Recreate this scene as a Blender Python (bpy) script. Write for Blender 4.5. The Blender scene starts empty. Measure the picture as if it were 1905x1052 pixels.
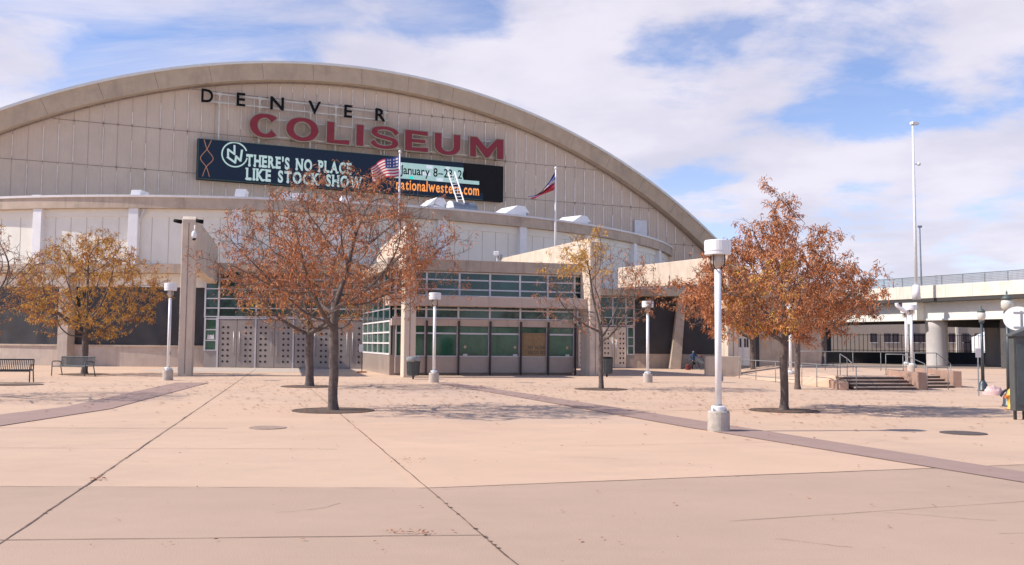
import bpy, bmesh, math, random
import numpy as np
from mathutils import Matrix, Vector
from mathutils import noise as mnoise

SC = bpy.context.scene
COL = SC.collection
R = math.radians

# ------------------------------------------------------------------ camera, world, sun, exposure
EYE, FPX = 1.6, 1750.0
PITCH, ROLL = math.atan(114 / FPX), R(0.5)
cam = bpy.data.cameras.new('camera')
cam.sensor_width = 36.0
cam.lens = 36.0 * FPX / 1905.0
cam.clip_start, cam.clip_end = 0.1, 6000
cam_o = bpy.data.objects.new('camera', cam)
COL.objects.link(cam_o)
CM = Matrix.Rotation(math.pi / 2 + PITCH, 3, 'X') @ Matrix.Rotation(ROLL, 3, 'Z')
cam_o.matrix_world = Matrix.Translation((0, 0, EYE)) @ CM.to_4x4()
SC.camera = cam_o

SUN_AZ = Vector((-0.99, -0.14)).normalized()      # towards the sun, in plan
SUN_EL = R(42.5)
sun = bpy.data.lights.new('sun', 'SUN')
sun.energy = 5.0
sun.angle = R(0.5)
sun.color = (1.0, 0.93, 0.84)
sun_o = bpy.data.objects.new('sun', sun)
COL.objects.link(sun_o)
sdir = Vector((SUN_AZ.x * math.cos(SUN_EL), SUN_AZ.y * math.cos(SUN_EL), math.sin(SUN_EL)))
sun_o.rotation_euler = sdir.to_track_quat('Z', 'Y').to_euler()
sun_o.location = (0, 0, 60)

world = bpy.data.worlds.new('World')
SC.world = world
world.use_nodes = True


def D(px, py):
    return CM @ Vector((px - 952.5, -(py - 526.0), -FPX))


BANKS = [(200, 10, 4.5, -.24), (300, 70, 3.6, -.20), (60, 130, 5.5, .10), (560, 40, 6, .02), (850, 10, 3.0, -.20), (1150, 50, 8, .16), (1780, 70, 7, .14), (1060, 230, 5, .10),
         (1370, 160, 3.5, -.12), (1600, 225, 3.2, -.13), (1450, 190, 3.0, -.10), (1250, 130, 2.6, -.06), (1700, 180, 3, -.12), (1880, 190, 3, -.10), (1530, 265, 2.2, -.10), (1400, 290, 4.5, .12), (1750, 265, 3.2, .14), (1310, 372, 2.2, -.14), (1600, 400, 2.6, -.15),
         (1810, 325, 3, -.12), (1500, 330, 2.5, .10), (1780, 420, 4, .16), (1620, 500, 2.6, .10), (1450, 420, 3, .08)]


def build_world():
    nt = world.node_tree
    nt.nodes.clear()
    N, L = nt.nodes.new, nt.links.new

    def math_(op, a, b=None, clamp=False):
        n = N('ShaderNodeMath'); n.operation = op; n.use_clamp = clamp
        for i, v in enumerate((a, b)):
            if v is None: continue
            if isinstance(v, (int, float)): n.inputs[i].default_value = v
            else: L(v, n.inputs[i])
        return n.outputs[0]
    sky = N('ShaderNodeTexSky'); sky.sky_type = 'NISHITA'; sky.sun_disc = False
    sky.sun_elevation = SUN_EL
    sky.sun_rotation = math.atan2(SUN_AZ.x, SUN_AZ.y)
    sky.altitude = 1600; sky.air_density = 1.0; sky.dust_density = 0.6; sky.ozone_density = 1.6
    tc = N('ShaderNodeTexCoord')
    sep = N('ShaderNodeSeparateXYZ'); L(tc.outputs['Generated'], sep.inputs[0])
    zz = math_('ADD', math_('MAXIMUM', sep.outputs[2], 0.0), 0.16)
    u = math_('DIVIDE', sep.outputs[0], zz)
    v = math_('DIVIDE', sep.outputs[1], zz)
    cmb = N('ShaderNodeCombineXYZ'); L(u, cmb.inputs[0]); L(v, cmb.inputs[1])

    def noise(scale, detail, rough, off, dist=0.0, sx=1, sy=1, rot=0):
        mp = N('ShaderNodeMapping'); L(cmb.outputs[0], mp.inputs[0])
        mp.inputs['Location'].default_value = off
        mp.inputs['Scale'].default_value = (sx, sy, 1)
        mp.inputs['Rotation'].default_value = (0, 0, rot)
        n = N('ShaderNodeTexNoise'); n.inputs['Scale'].default_value = scale
        n.inputs['Detail'].default_value = detail; n.inputs['Roughness'].default_value = rough
        n.inputs['Distortion'].default_value = dist
        L(mp.outputs[0], n.inputs['Vector'])
        return n.outputs[0]

    def ramp(x, a, b):
        m = N('ShaderNodeMapRange'); m.interpolation_type = 'SMOOTHSTEP'
        L(x, m.inputs[0]); m.inputs[1].default_value = a; m.inputs[2].default_value = b
        return m.outputs[0]
    n1 = noise(2.2, 8, 0.58, (6.4, 0.9, 3), 0.15)
    n2 = noise(0.45, 3, 0.5, (1.0, 2.4, 5), 0.0, 1.0, 1.0)
    big = math_('ADD', math_('MULTIPLY', n1, 0.72), math_('MULTIPLY', n2, 0.36))
    # where the day's cloud banks (+) and gaps (-) stand in the sky
    for px, py, rad, amt in BANKS:
        d = D(px, py).normalized()
        vd = N('ShaderNodeVectorMath'); vd.operation = 'DOT_PRODUCT'
        L(tc.outputs['Generated'], vd.inputs[0]); vd.inputs[1].default_value = d
        big = math_('ADD', big, math_('MULTIPLY', ramp(vd.outputs['Value'], math.cos(R(rad * 1.7)), 1.0), amt * (0.47 if amt < 0 else 0.52)))
    cum = math_('MULTIPLY', ramp(big, 0.46, 0.64), 0.9)
    n3 = noise(1.5, 7, 0.60, (9, 4, 2), 0.5, 0.5, 1.4, R(35))
    left = ramp(sep.outputs[0], 0.15, -0.25)
    wisp = math_('MULTIPLY', math_('MULTIPLY', ramp(n3, 0.36, 0.66), 0.75), math_('ADD', math_('MULTIPLY', left, 0.7), 0.3))
    haze = ramp(sep.outputs[2], 0.34, -0.02)
    hz = math_('MULTIPLY', haze, 0.42)
    mask = math_('MAXIMUM', math_('MAXIMUM', cum, wisp), hz)
    # clouds thinned overhead and behind, out of view, to lower the ambient fill
    mask = math_('MULTIPLY', mask, math_('ADD', math_('MULTIPLY', ramp(sep.outputs[2], 0.62, 0.40), 0.9), 0.1))
    mask = math_('MULTIPLY', mask, math_('ADD', math_('MULTIPLY', ramp(sep.outputs[1], -0.25, 0.35), 0.7), 0.3))
    n4 = noise(1.7, 5, 0.55, (5.3, 1.7, 4), 0.1)
    shade = ramp(n4, 0.35, 0.68)
    mixc = N('ShaderNodeMix'); mixc.data_type = 'RGBA'
    L(shade, mixc.inputs[0])
    mixc.inputs[6].default_value = (7.7, 7.4, 8.6, 1)
    mixc.inputs[7].default_value = (9.9, 9.3, 10.2, 1)
    tint = N('ShaderNodeMix'); tint.data_type = 'RGBA'; tint.blend_type = 'MULTIPLY'
    tint.inputs[0].default_value = 1.0
    L(sky.outputs[0], tint.inputs[6]); tint.inputs[7].default_value = (1.9, 1.85, 2.1, 1)
    mx = N('ShaderNodeMix'); mx.data_type = 'RGBA'
    L(mask, mx.inputs[0]); L(tint.outputs[2], mx.inputs[6]); L(mixc.outputs[2], mx.inputs[7])
    bg = N('ShaderNodeBackground'); bg.inputs['Strength'].default_value = 0.085
    L(mx.outputs[2], bg.inputs[0])
    out = N('ShaderNodeOutputWorld'); L(bg.outputs[0], out.inputs[0])


build_world()
SC.view_settings.view_transform = 'Standard'
SC.view_settings.look = 'None'
SC.view_settings.gamma = 1
SC.view_settings.exposure = 0.16
SC.render.engine = 'CYCLES'
SC.cycles.max_bounces = 6
SC.cycles.use_denoising = True


# ------------------------------------------------------------------ geometry of the survey

def G(px, py, z=0.0):
    d = D(px, py)
    return Vector((0, 0, EYE)) + d * ((z - EYE) / d.z)


def AT(px, py, Y):
    d = D(px, py)
    return Vector((0, 0, EYE)) + d * (Y / d.y)


def frame(ox, oy, ang, oz=0.0):
    return Matrix.Translation((ox, oy, oz)) @ Matrix.Rotation(ang, 4, 'Z')


FM = frame(13.6, 85.0, R(24))            # facade: x along the front, y into the building


def PL(px, py, off=0.0, fr=None):
    """point of a frame's vertical plane y = off seen at px, py: returns local (x, z)"""
    fr = fr or FM
    inv = fr.inverted()
    o = inv @ Vector((0, 0, EYE)); d = inv.to_3x3() @ D(px, py)
    p = o + d * ((off - o.y) / d.y)
    return p.x, p.z


# ------------------------------------------------------------------ materials
def mat(name, col, rough=0.8, var=0.12, scale=2.0, col2=None, amt=0.0, scale2=0.6, bump=0.0, bscale=40.0,
        metal=0.0, streak=None, spec=None, seams=None, island=None, emit=None):
    m = bpy.data.materials.new(name); m.use_nodes = True
    nt = m.node_tree; N, L = nt.nodes.new, nt.links.new
    b = nt.nodes['Principled BSDF']
    b.inputs['Roughness'].default_value = rough
    b.inputs['Metallic'].default_value = metal
    if spec is not None: b.inputs['Specular IOR Level'].default_value = spec
    geo = N('ShaderNodeNewGeometry')
    tc = N('ShaderNodeTexCoord')

    def noise(sc, det=4, ro=0.6, vec=None, scl=None):
        n = N('ShaderNodeTexNoise'); n.inputs['Scale'].default_value = sc
        n.inputs['Detail'].default_value = det; n.inputs['Roughness'].default_value = ro
        v = vec or geo.outputs['Position']
        if scl:
            mp = N('ShaderNodeMapping'); mp.inputs['Scale'].default_value = scl
            L(v, mp.inputs[0]); v = mp.outputs[0]
        L(v, n.inputs['Vector'])
        return n.outputs[0]

    def mixc(f, a, c):
        x = N('ShaderNodeMix'); x.data_type = 'RGBA'
        if isinstance(f, float): x.inputs[0].default_value = f
        else: L(f, x.inputs[0])
        for i, q in ((6, a), (7, c)):
            if isinstance(q, tuple): x.inputs[i].default_value = (*q, 1)
            else: L(q, x.inputs[i])
        return x.outputs[2]

    def rng(x, a, c, lo=0.0, hi=1.0):
        r = N('ShaderNodeMapRange'); L(x, r.inputs[0])
        r.inputs[1].default_value = a; r.inputs[2].default_value = c
        r.inputs[3].default_value = lo; r.inputs[4].default_value = hi
        return r.outputs[0]
    col = tuple(col)
    lo = tuple(c * (1 - var) for c in col); hi = tuple(min(1, c * (1 + var)) for c in col)
    c = mixc(rng(noise(scale), 0.3, 0.7), lo, hi)
    if col2:
        c = mixc(rng(noise(scale2, 5, 0.65), 0.5, 0.72, 0, amt), c, tuple(col2))
    if streak:
        s = noise(1.0, 5, 0.65, None, (streak[1], streak[1], 0.25))
        c = mixc(rng(s, 0.52, 0.75, 0, streak[2]), c, tuple(streak[0]))
    if island:
        c = mixc(rng(geo.outputs['Random Per Island'], 0, 1, 0, 1), c, tuple(island))
    L(c, b.inputs['Base Color'])
    if bump:
        bp = N('ShaderNodeBump'); bp.inputs['Strength'].default_value = bump
        bp.inputs['Distance'].default_value = 0.02
        L(noise(bscale, 3, 0.6), bp.inputs['Height']); L(bp.outputs[0], b.inputs['Normal'])
    if emit:
        b.inputs['Emission Color'].default_value = (*emit[0], 1)
        b.inputs['Emission Strength'].default_value = emit[1]
    return m


def facade_mat():
    """metal wall sheets: fine vertical ribbing and each sheet its own tone, in the facade's own coordinates"""
    m = mat('wall_sheet', (0.60, 0.462, 0.355), 0.62, 0.05, 0.7, (0.49, 0.37, 0.285), 0.35, 0.5)
    nt = m.node_tree; N, L = nt.nodes.new, nt.links.new
    b = nt.nodes['Principled BSDF']
    tc = N('ShaderNodeTexCoord')
    w = N('ShaderNodeTexWave'); w.wave_type = 'BANDS'; w.bands_direction = 'X'
    w.inputs['Scale'].default_value = 1.25
    L(tc.outputs['Object'], w.inputs['Vector'])
    bp = N('ShaderNodeBump'); bp.inputs['Strength'].default_value = 0.3; bp.inputs['Distance'].default_value = 0.03
    L(w.outputs[1], bp.inputs['Height']); L(bp.outputs[0], b.inputs['Normal'])
    return m


M = {}
M['conc_arch'] = mat('arch_concrete', (0.52, 0.385, 0.265), 0.85, 0.08, 1.2, (0.36, 0.27, 0.20), 0.55, 0.7, 0.3, 30, streak=((0.30, 0.22, 0.165), 1.1, 0.45))
M['roof'] = mat('roof_membrane', (0.72, 0.70, 0.66), 0.7, 0.06)
M['sheet'] = facade_mat()
M['batten'] = mat('cream_batten', (0.86, 0.76, 0.67), 0.6, 0.15, 3.0, (0.62, 0.50, 0.41), 0.9, 0.9)
M['seam'] = mat('dark_seam', (0.27, 0.205, 0.17), 0.8, 0.25, 4)
M['fascia'] = mat('fascia_concrete', (0.52, 0.41, 0.32), 0.85, 0.08, 1.5, (0.24, 0.19, 0.155), 0.5, 0.8, 0.3, 30, streak=((0.22, 0.17, 0.14), 2.5, 0.5))
M['flash'] = mat('pale_flashing', (0.72, 0.68, 0.66), 0.5, 0.08)
M['whitepanel'] = mat('white_panel', (0.78, 0.74, 0.66), 0.6, 0.04, 0.8, (0.66, 0.62, 0.55), 0.4, 0.6)
M['whitepaint'] = mat('white_paint', (0.80, 0.78, 0.78), 0.55, 0.05)
M['conc'] = mat('cast_concrete', (0.48, 0.39, 0.31), 0.9, 0.10, 1.8, (0.25, 0.20, 0.165), 0.5, 1.1, 0.4, 25, streak=((0.24, 0.19, 0.16), 3.0, 0.55))
M['conc_lt'] = mat('pale_concrete', (0.52, 0.43, 0.36), 0.9, 0.08, 1.8, (0.38, 0.31, 0.26), 0.4, 1.3, 0.4, 25, streak=((0.32, 0.25, 0.21), 4.0, 0.5))
M['conc_base'] = mat('lamp_concrete', (0.50, 0.44, 0.38), 0.95, 0.14, 14, (0.26, 0.23, 0.20), 0.6, 5, 0.8, 60)
M['mesh'] = mat('dark_mesh_fabric', (0.034, 0.031, 0.033), 0.48, 0.3, 0.9, (0.055, 0.05, 0.05), 0.6, 0.5)
M['steel'] = mat('door_steel', (0.33, 0.275, 0.25), 0.45, 0.05, 1.0, (0.27, 0.225, 0.205), 0.5, 0.8, streak=((0.27, 0.225, 0.21), 2.5, 0.4))
M['steel_lt'] = mat('pale_door_steel', (0.78, 0.64, 0.50), 0.5, 0.05)
M['brushed'] = mat('brushed_panel', (0.36, 0.285, 0.24), 0.35, 0.08, 1.0, (0.25, 0.20, 0.175), 0.6, 0.7, metal=0.1)
M['alu'] = mat('aluminium_frame', (0.55, 0.52, 0.54), 0.4, 0.05, metal=0.3)
M['darkmetal'] = mat('dark_metal', (0.035, 0.024, 0.022), 0.5, 0.2)
M['hole'] = mat('dark_porthole', (0.012, 0.01, 0.012), 0.3, 0.2)
M['glass'] = mat('green_glass', (0.018, 0.085, 0.050), 0.06, 0.35, 1.3, (0.006, 0.022, 0.018), 0.7, 1.7, spec=0.5, streak=((0.045, 0.13, 0.085), 3.5, 0.7))
M['glass_up'] = mat('upper_green_glass', (0.012, 0.05, 0.045), 0.05, 0.5, 0.8, (0.004, 0.012, 0.012), 0.8, 1.1, spec=0.6)
M['ply'] = mat('plywood', (0.31, 0.19, 0.095), 0.85, 0.18, 9, (0.20, 0.12, 0.06), 0.6, 6)
M['black'] = mat('black_paint', (0.008, 0.009, 0.010), 0.85, 0.2, spec=.15)
M['blackrail'] = mat('black_steel_rail', (0.02, 0.022, 0.024), 0.45, 0.2)
M['red'] = mat('maroon_face', (0.235, 0.012, 0.022), 0.5, 0.08)
M['tan'] = mat('tan_return', (0.33, 0.27, 0.19), 0.5, 0.08)
M['signrail'] = mat('cream_rail', (0.60, 0.55, 0.47), 0.5, 0.1, 3, (0.42, 0.36, 0.3), 0.5, 2)
M['led'] = mat('display_navy', (0.008, 0.012, 0.024), 0.6, 0.15, 4, spec=.2, emit=((0.007, 0.015, 0.030), 0.6))
M['leddead'] = mat('display_dead', (0.012, 0.011, 0.011), 0.7, 0.1, spec=.2)
M['ledwhite'] = mat('display_white', (0.3, 0.42, 0.40), 0.5, 0.1, 6, emit=((0.40, 0.49, 0.45), 0.6))
M['ledpale'] = mat('display_pale', (0.3, 0.4, 0.38), 0.5, 0.15, 3, emit=((0.26, 0.40, 0.36), 0.7))
M['ledpatch'] = mat('display_patch', (0.4, 0.4, 0.45), 0.5, 0.1, emit=((0.52, 0.58, 0.62), 0.7))
M['ledteal'] = mat('display_teal', (0.0, 0.4, 0.3), 0.5, 0.1, emit=((0.02, 0.62, 0.48), 0.8))
M['ledorange'] = mat('display_orange', (0.5, 0.2, 0.05), 0.5, 0.1, emit=((0.85, 0.28, 0.06), 0.85))
M['ledthin'] = mat('display_brown', (0.2, 0.1, 0.05), 0.5, 0.1, emit=((0.28, 0.12, 0.07), 0.8))
M['ledframe'] = mat('display_frame', (0.03, 0.06, 0.05), 0.4, 0.2)
M['lampwhite'] = mat('lamp_white', (0.80, 0.79, 0.79), 0.4, 0.03, 2, (0.62, 0.60, 0.58), 0.5, 3.0, streak=((0.48, 0.44, 0.40), 9, 0.35))
M['galv'] = mat('galvanised', (0.30, 0.31, 0.33), 0.4, 0.2, 5, metal=0.5)
M['acorn'] = mat('frosted_globe', (0.62, 0.60, 0.52), 0.25, 0.06)
M['postdark'] = mat('dark_green_post', (0.045, 0.06, 0.07), 0.4, 0.2)
M['benchgrey'] = mat('bench_steel', (0.06, 0.065, 0.07), 0.5, 0.2)
M['bin'] = mat('bin_green_grey', (0.075, 0.09, 0.09), 0.5, 0.2, 6)
M['bag'] = mat('bin_bag', (0.24, 0.25, 0.26), 0.35, 0.3, 9)
M['railgrey'] = mat('painted_rail', (0.21, 0.215, 0.215), 0.45, 0.1)
M['kiosk'] = mat('kiosk_panel', (0.085, 0.088, 0.085), 0.6, 0.12, 4)
M['hydrant'] = mat('hydrant_yellow', (0.72, 0.40, 0.06), 0.45, 0.1)
M['hydcap'] = mat('hydrant_orange', (0.75, 0.20, 0.05), 0.45, 0.1)
M['deck'] = mat('bridge_concrete', (0.74, 0.68, 0.57), 0.85, 0.06, 1.0, (0.45, 0.39, 0.32), 0.4, 0.6, streak=((0.42, 0.36, 0.30), 1.6, 0.45))
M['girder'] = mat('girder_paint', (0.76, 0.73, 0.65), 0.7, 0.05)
M['girder_shade'] = mat('shaded_soffit', (0.055, 0.05, 0.048), 0.9, 0.1)  # shade under the deck put into the slab and girder colour
M['pier_shade'] = mat('shaded_pier', (0.09, 0.082, 0.078), 0.9, 0.15)  # pier concrete coloured darker to stand for the shade below the deck
M['beam_shade'] = mat('shaded_beam', (0.12, 0.095, 0.08), 0.9, 0.12)  # beam concrete darkened in colour for the shade under the lobby slab
M['booth_conc'] = mat('weathered_fascia', (0.42, 0.345, 0.275), 0.9, 0.08, 1.5, (0.31, 0.25, 0.20), 0.5, 0.9, 0.3, 30, streak=((0.23, 0.175, 0.135), 4.0, 0.6))
M['booth_canopy'] = mat('canopy_render', (0.52, 0.405, 0.335), 0.85, 0.06, 1.5, (0.42, 0.32, 0.265), 0.5, 0.9, streak=((0.25, 0.19, 0.16), 5.0, 0.4))
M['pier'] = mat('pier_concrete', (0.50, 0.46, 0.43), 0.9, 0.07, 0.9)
M['fence'] = mat('fence_mesh', (0.16, 0.17, 0.17), 0.6, 0.15)
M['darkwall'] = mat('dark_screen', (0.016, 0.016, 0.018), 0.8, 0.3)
M['cream'] = mat('cream_render', (0.47, 0.37, 0.28), 0.85, 0.06)
M['window_dark'] = mat('dark_window', (0.05, 0.03, 0.035), 0.3, 0.3)
M['brickwall'] = mat('pinkish_concrete', (0.38, 0.24, 0.18), 0.9, 0.1, 2, (0.29, 0.18, 0.14), 0.5, 2.5, streak=((0.27, 0.18, 0.14), 4, 0.5))
M['bark'] = mat('bark', (0.135, 0.102, 0.088), 0.9, 0.3, 9, (0.07, 0.052, 0.045), 0.8, 6, 0.9, 45, streak=((0.30, 0.25, 0.20), 7, 0.45))
M['twig'] = mat('twig_bark', (0.15, 0.112, 0.095), 0.9, 0.3, 5)
M['rust'] = mat('rust_leaf', (0.37, 0.132, 0.052), 0.7, 0.3, 1.6, (0.26, 0.085, 0.042), 0.5, 3.0, island=(0.52, 0.205, 0.075))
M['gold'] = mat('gold_leaf', (0.56, 0.29, 0.04), 0.7, 0.3, 1.6, (0.42, 0.17, 0.05), 0.6, 1.0, island=(0.60, 0.33, 0.06))
M['soil'] = mat('grate_soil', (0.11, 0.075, 0.055), 0.95, 0.35, 22, (0.22, 0.11, 0.06), 0.5, 12)
M['cover'] = mat('cast_iron_cover', (0.10, 0.075, 0.065), 0.7, 0.2, 10)
M['disc_pale'] = mat('pale_disc', (0.36, 0.26, 0.20), 0.8, 0.2, 10)
M['joint'] = mat('joint_filler', (0.13, 0.085, 0.065), 0.95, 0.35, 7, (0.34, 0.24, 0.18), 0.9, 3.2)
M['paver'] = mat('mauve_paver', (0.35, 0.235, 0.195), 0.9, 0.07, 2.4, (0.30, 0.20, 0.17), 0.5, 1.1, 0.3, 60)
M['skin'] = mat('skin', (0.36, 0.20, 0.14), 0.6, 0.05)
M['blue'] = mat('blue_jacket', (0.035, 0.07, 0.14), 0.85, 0.15)
M['darkcloth'] = mat('dark_trousers', (0.03, 0.03, 0.035), 0.9, 0.2)
M['redbag'] = mat('red_bag', (0.16, 0.03, 0.03), 0.7, 0.2)
M['hair'] = mat('dark_hair', (0.03, 0.022, 0.018), 0.8, 0.2)
M['pink'] = mat('pink_cloth', (0.62, 0.40, 0.38), 0.9, 0.15, 8, (0.72, 0.66, 0.60), 0.8, 6)
M['flagred'] = mat('flag_red', (0.45, 0.03, 0.07), 0.8, 0.1)
M['flagwhite'] = mat('flag_white', (0.68, 0.64, 0.62), 0.8, 0.05)
M['flagblue'] = mat('flag_blue', (0.05, 0.06, 0.22), 0.8, 0.1)
M['flaggold'] = mat('flag_gold', (0.65, 0.42, 0.05), 0.8, 0.1)
M['paper'] = mat('paper_notice', (0.55, 0.60, 0.70), 0.7, 0.05)
M['redbase'] = mat('rust_red_base', (0.26, 0.08, 0.05), 0.7, 0.15)


def pavement_mat(name, base, dark):
    m = mat(name, base, 0.88, 0.06, 0.45, dark, 0.8, 0.22, 0.35, 90)
    nt = m.node_tree; N, L = nt.nodes.new, nt.links.new
    b = nt.nodes['Principled BSDF']
    src = b.inputs['Base Color'].links[0].from_socket
    geo = N('ShaderNodeNewGeometry')
    # long faint drag marks
    mp = N('ShaderNodeMapping'); mp.inputs['Scale'].default_value = (0.35, 2.6, 1); mp.inputs['Rotation'].default_value = (0, 0, R(-8))
    L(geo.outputs['Position'], mp.inputs[0])
    n = N('ShaderNodeTexNoise'); n.inputs['Scale'].default_value = 1.0; n.inputs['Detail'].default_value = 8; n.inputs['Roughness'].default_value = 0.7
    L(mp.outputs[0], n.inputs['Vector'])
    r = N('ShaderNodeMapRange'); L(n.outputs[0], r.inputs[0]); r.inputs[1].default_value = 0.52; r.inputs[2].default_value = 0.8; r.inputs[4].default_value = 0.35
    x = N('ShaderNodeMix'); x.data_type = 'RGBA'; L(r.outputs[0], x.inputs[0]); L(src, x.inputs[6]); x.inputs[7].default_value = (*dark, 1)
    # small specks and gum
    v = N('ShaderNodeTexVoronoi'); v.inputs['Scale'].default_value = 2.2; L(geo.outputs['Position'], v.inputs['Vector'])
    r2 = N('ShaderNodeMapRange'); L(v.outputs['Distance'], r2.inputs[0]); r2.inputs[1].default_value = 0.055; r2.inputs[2].default_value = 0.03; r2.inputs[4].default_value = 0.4
    x2 = N('ShaderNodeMix'); x2.data_type = 'RGBA'; L(r2.outputs[0], x2.inputs[0]); L(x.outputs[2], x2.inputs[6])
    x2.inputs[7].default_value = (dark[0] * .45, dark[1] * .4, dark[2] * .35, 1)
    L(x2.outputs[2], b.inputs['Base Color'])
    return m


M['plaza'] = pavement_mat('plaza_concrete', (0.61, 0.422, 0.295), (0.48, 0.335, 0.245))
M['plaza_bright'] = pavement_mat('plaza_bright_concrete', (0.625, 0.425, 0.295), (0.49, 0.34, 0.25))
M['plaza_mid'] = pavement_mat('plaza_mid_concrete', (0.585, 0.41, 0.295), (0.46, 0.33, 0.25))
M['plaza_near'] = pavement_mat('plaza_near_concrete', (0.475, 0.332, 0.24), (0.38, 0.268, 0.198))
M['asphalt'] = mat('dry_ground', (0.30, 0.23, 0.18), 0.95, 0.1, 0.2, (0.2, 0.16, 0.13), 0.5, 0.05)


# ------------------------------------------------------------------ mesh builder and object tree
class MB:
    def __init__(s, T=None):
        s.v, s.f, s.T = [], [], T

    def add(s, vs, fs):
        o = len(s.v); s.v += [Vector(q) for q in vs]; s.f += [tuple(i + o for i in f) for f in fs]; return s

    def box(s, x0, x1, y0, y1, z0, z1):
        return s.add([(x0, y0, z0), (x1, y0, z0), (x1, y1, z0), (x0, y1, z0), (x0, y0, z1), (x1, y0, z1), (x1, y1, z1), (x0, y1, z1)],
                     [(0, 3, 2, 1), (4, 5, 6, 7), (0, 1, 5, 4), (1, 2, 6, 5), (2, 3, 7, 6), (3, 0, 4, 7)])

    def obox(s, c, hx, hy, hz, ang=0.0, tilt=None):
        m = Matrix.Translation(c) @ Matrix.Rotation(ang, 4, 'Z')
        if tilt: m = m @ tilt
        o = len(s.v); s.box(-hx, hx, -hy, hy, -hz, hz)
        for i in range(o, len(s.v)): s.v[i] = m @ s.v[i]
        return s

    def extr(s, poly, y0, y1, ax='y'):
        """polygon (a, b) extruded along y (poly in xz) or z (poly in xy)"""
        n = len(poly)
        if ax == 'y':
            P = [(a, y0, b) for a, b in poly] + [(a, y1, b) for a, b in poly]
        elif ax == 'z':
            P = [(a, b, y0) for a, b in poly] + [(a, b, y1) for a, b in poly]
        else:
            P = [(y0, a, b) for a, b in poly] + [(y1, a, b) for a, b in poly]
        F = [tuple(range(n)), tuple(range(2 * n - 1, n - 1, -1))] + [(i, i + n, (i + 1) % n + n, (i + 1) % n) for i in range(n)]
        return s.add(P, F)

    def tube(s, pts, rad, n=8, cap=True):
        pts = [Vector(p) for p in pts]
        if not hasattr(rad, '__len__'): rad = [rad] * len(pts)
        o = len(s.v); prev = None
        for i, p in enumerate(pts):
            t = (pts[min(i + 1, len(pts) - 1)] - pts[max(i - 1, 0)])
            if t.length < 1e-9: t = Vector((0, 0, 1))
            t.normalize()
            if prev is None:
                a = t.orthogonal().normalized()
            else:
                a = prev - t * prev.dot(t)
                a = a.normalized() if a.length > 1e-6 else t.orthogonal().normalized()
            prev = a; b = t.cross(a)
            for k in range(n):
                w = 2 * math.pi * k / n
                s.v.append(p + (a * math.cos(w) + b * math.sin(w)) * rad[i])
        for i in range(len(pts) - 1):
            for k in range(n):
                k2 = (k + 1) % n
                s.f.append((o + i * n + k, o + i * n + k2, o + (i + 1) * n + k2, o + (i + 1) * n + k))
        if cap:
            s.f.append(tuple(o + k for k in range(n - 1, -1, -1)))
            s.f.append(tuple(o + (len(pts) - 1) * n + k for k in range(n)))
        return s

    def lathe(s, prof, c=(0, 0, 0), n=20):
        o = len(s.v); c = Vector(c)
        for r, z in prof:
            for k in range(n):
                w = 2 * math.pi * k / n
                s.v.append(c + Vector((r * math.cos(w), r * math.sin(w), z)))
        for i in range(len(prof) - 1):
            for k in range(n):
                k2 = (k + 1) % n
                s.f.append((o + i * n + k, o + i * n + k2, o + (i + 1) * n + k2, o + (i + 1) * n + k))
        s.f.append(tuple(o + k for k in range(n - 1, -1, -1)))
        s.f.append(tuple(o + (len(prof) - 1) * n + k for k in range(n)))
        return s

    def ring(s, c, r0, r1, a0, a1, z0, z1, n):
        """curved box about centre c (angles from -y axis)"""
        P, F = [], []
        for i in range(n + 1):
            a = a0 + (a1 - a0) * i / n
            for r in (r0, r1):
                x, y = c[0] + r * math.sin(a), c[1] - r * math.cos(a)
                P += [(x, y, z0), (x, y, z1)]
        for i in range(n):
            b = i * 4; e = b + 4
            F += [(b, b + 1, e + 1, e), (b + 2, e + 2, e + 3, b + 3), (b + 1, b + 3, e + 3, e + 1), (b, e, e + 2, b + 2)]
        F += [(0, 2, 3, 1), (n * 4, n * 4 + 1, n * 4 + 3, n * 4 + 2)]
        return s.add(P, F)

    def build(s, name, material, parent=None, smooth=False, bevel=0.0, kind=None, label=None):
        me = bpy.data.meshes.new(name)
        vs = [s.T @ q for q in s.v] if s.T else s.v
        if parent is not None:
            inv = root_matrix(parent).inverted(); vs = [inv @ q for q in vs]
        me.from_pydata([tuple(q) for q in vs], [], s.f)
        me.update()
        bm = bmesh.new(); bm.from_mesh(me)
        if len(bm.faces) < 60000: bmesh.ops.recalc_face_normals(bm, faces=bm.faces)
        bm.to_mesh(me); bm.free()
        me.materials.append(M[material] if isinstance(material, str) else material)
        o = bpy.data.objects.new(name, me); COL.objects.link(o)
        if parent is not None: o.parent = parent
        if smooth:
            me.shade_smooth()
        if bevel:
            b = o.modifiers.new('bevel', 'BEVEL'); b.width = bevel; b.segments = 2; b.limit_method = 'ANGLE'; b.angle_limit = R(40)
        if kind: o['kind'] = kind
        if label: o['label'] = label
        return o


def root_matrix(o):
    m = Matrix.LocRotScale(o.location, o.rotation_euler, o.scale)
    return (root_matrix(o.parent) @ m) if o.parent else m


def thing(name, label, cat, loc=(0, 0, 0), rotz=0.0, group=None):
    o = bpy.data.objects.new(name, None); COL.objects.link(o)
    o.empty_display_size = 0.3
    o.location = loc; o.rotation_euler = (0, 0, rotz)
    o['label'] = label; o['category'] = cat
    if group: o['group'] = group
    return o


def tag(o, label, cat, group=None):
    o['label'] = label; o['category'] = cat
    if group: o['group'] = group
    return o


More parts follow.
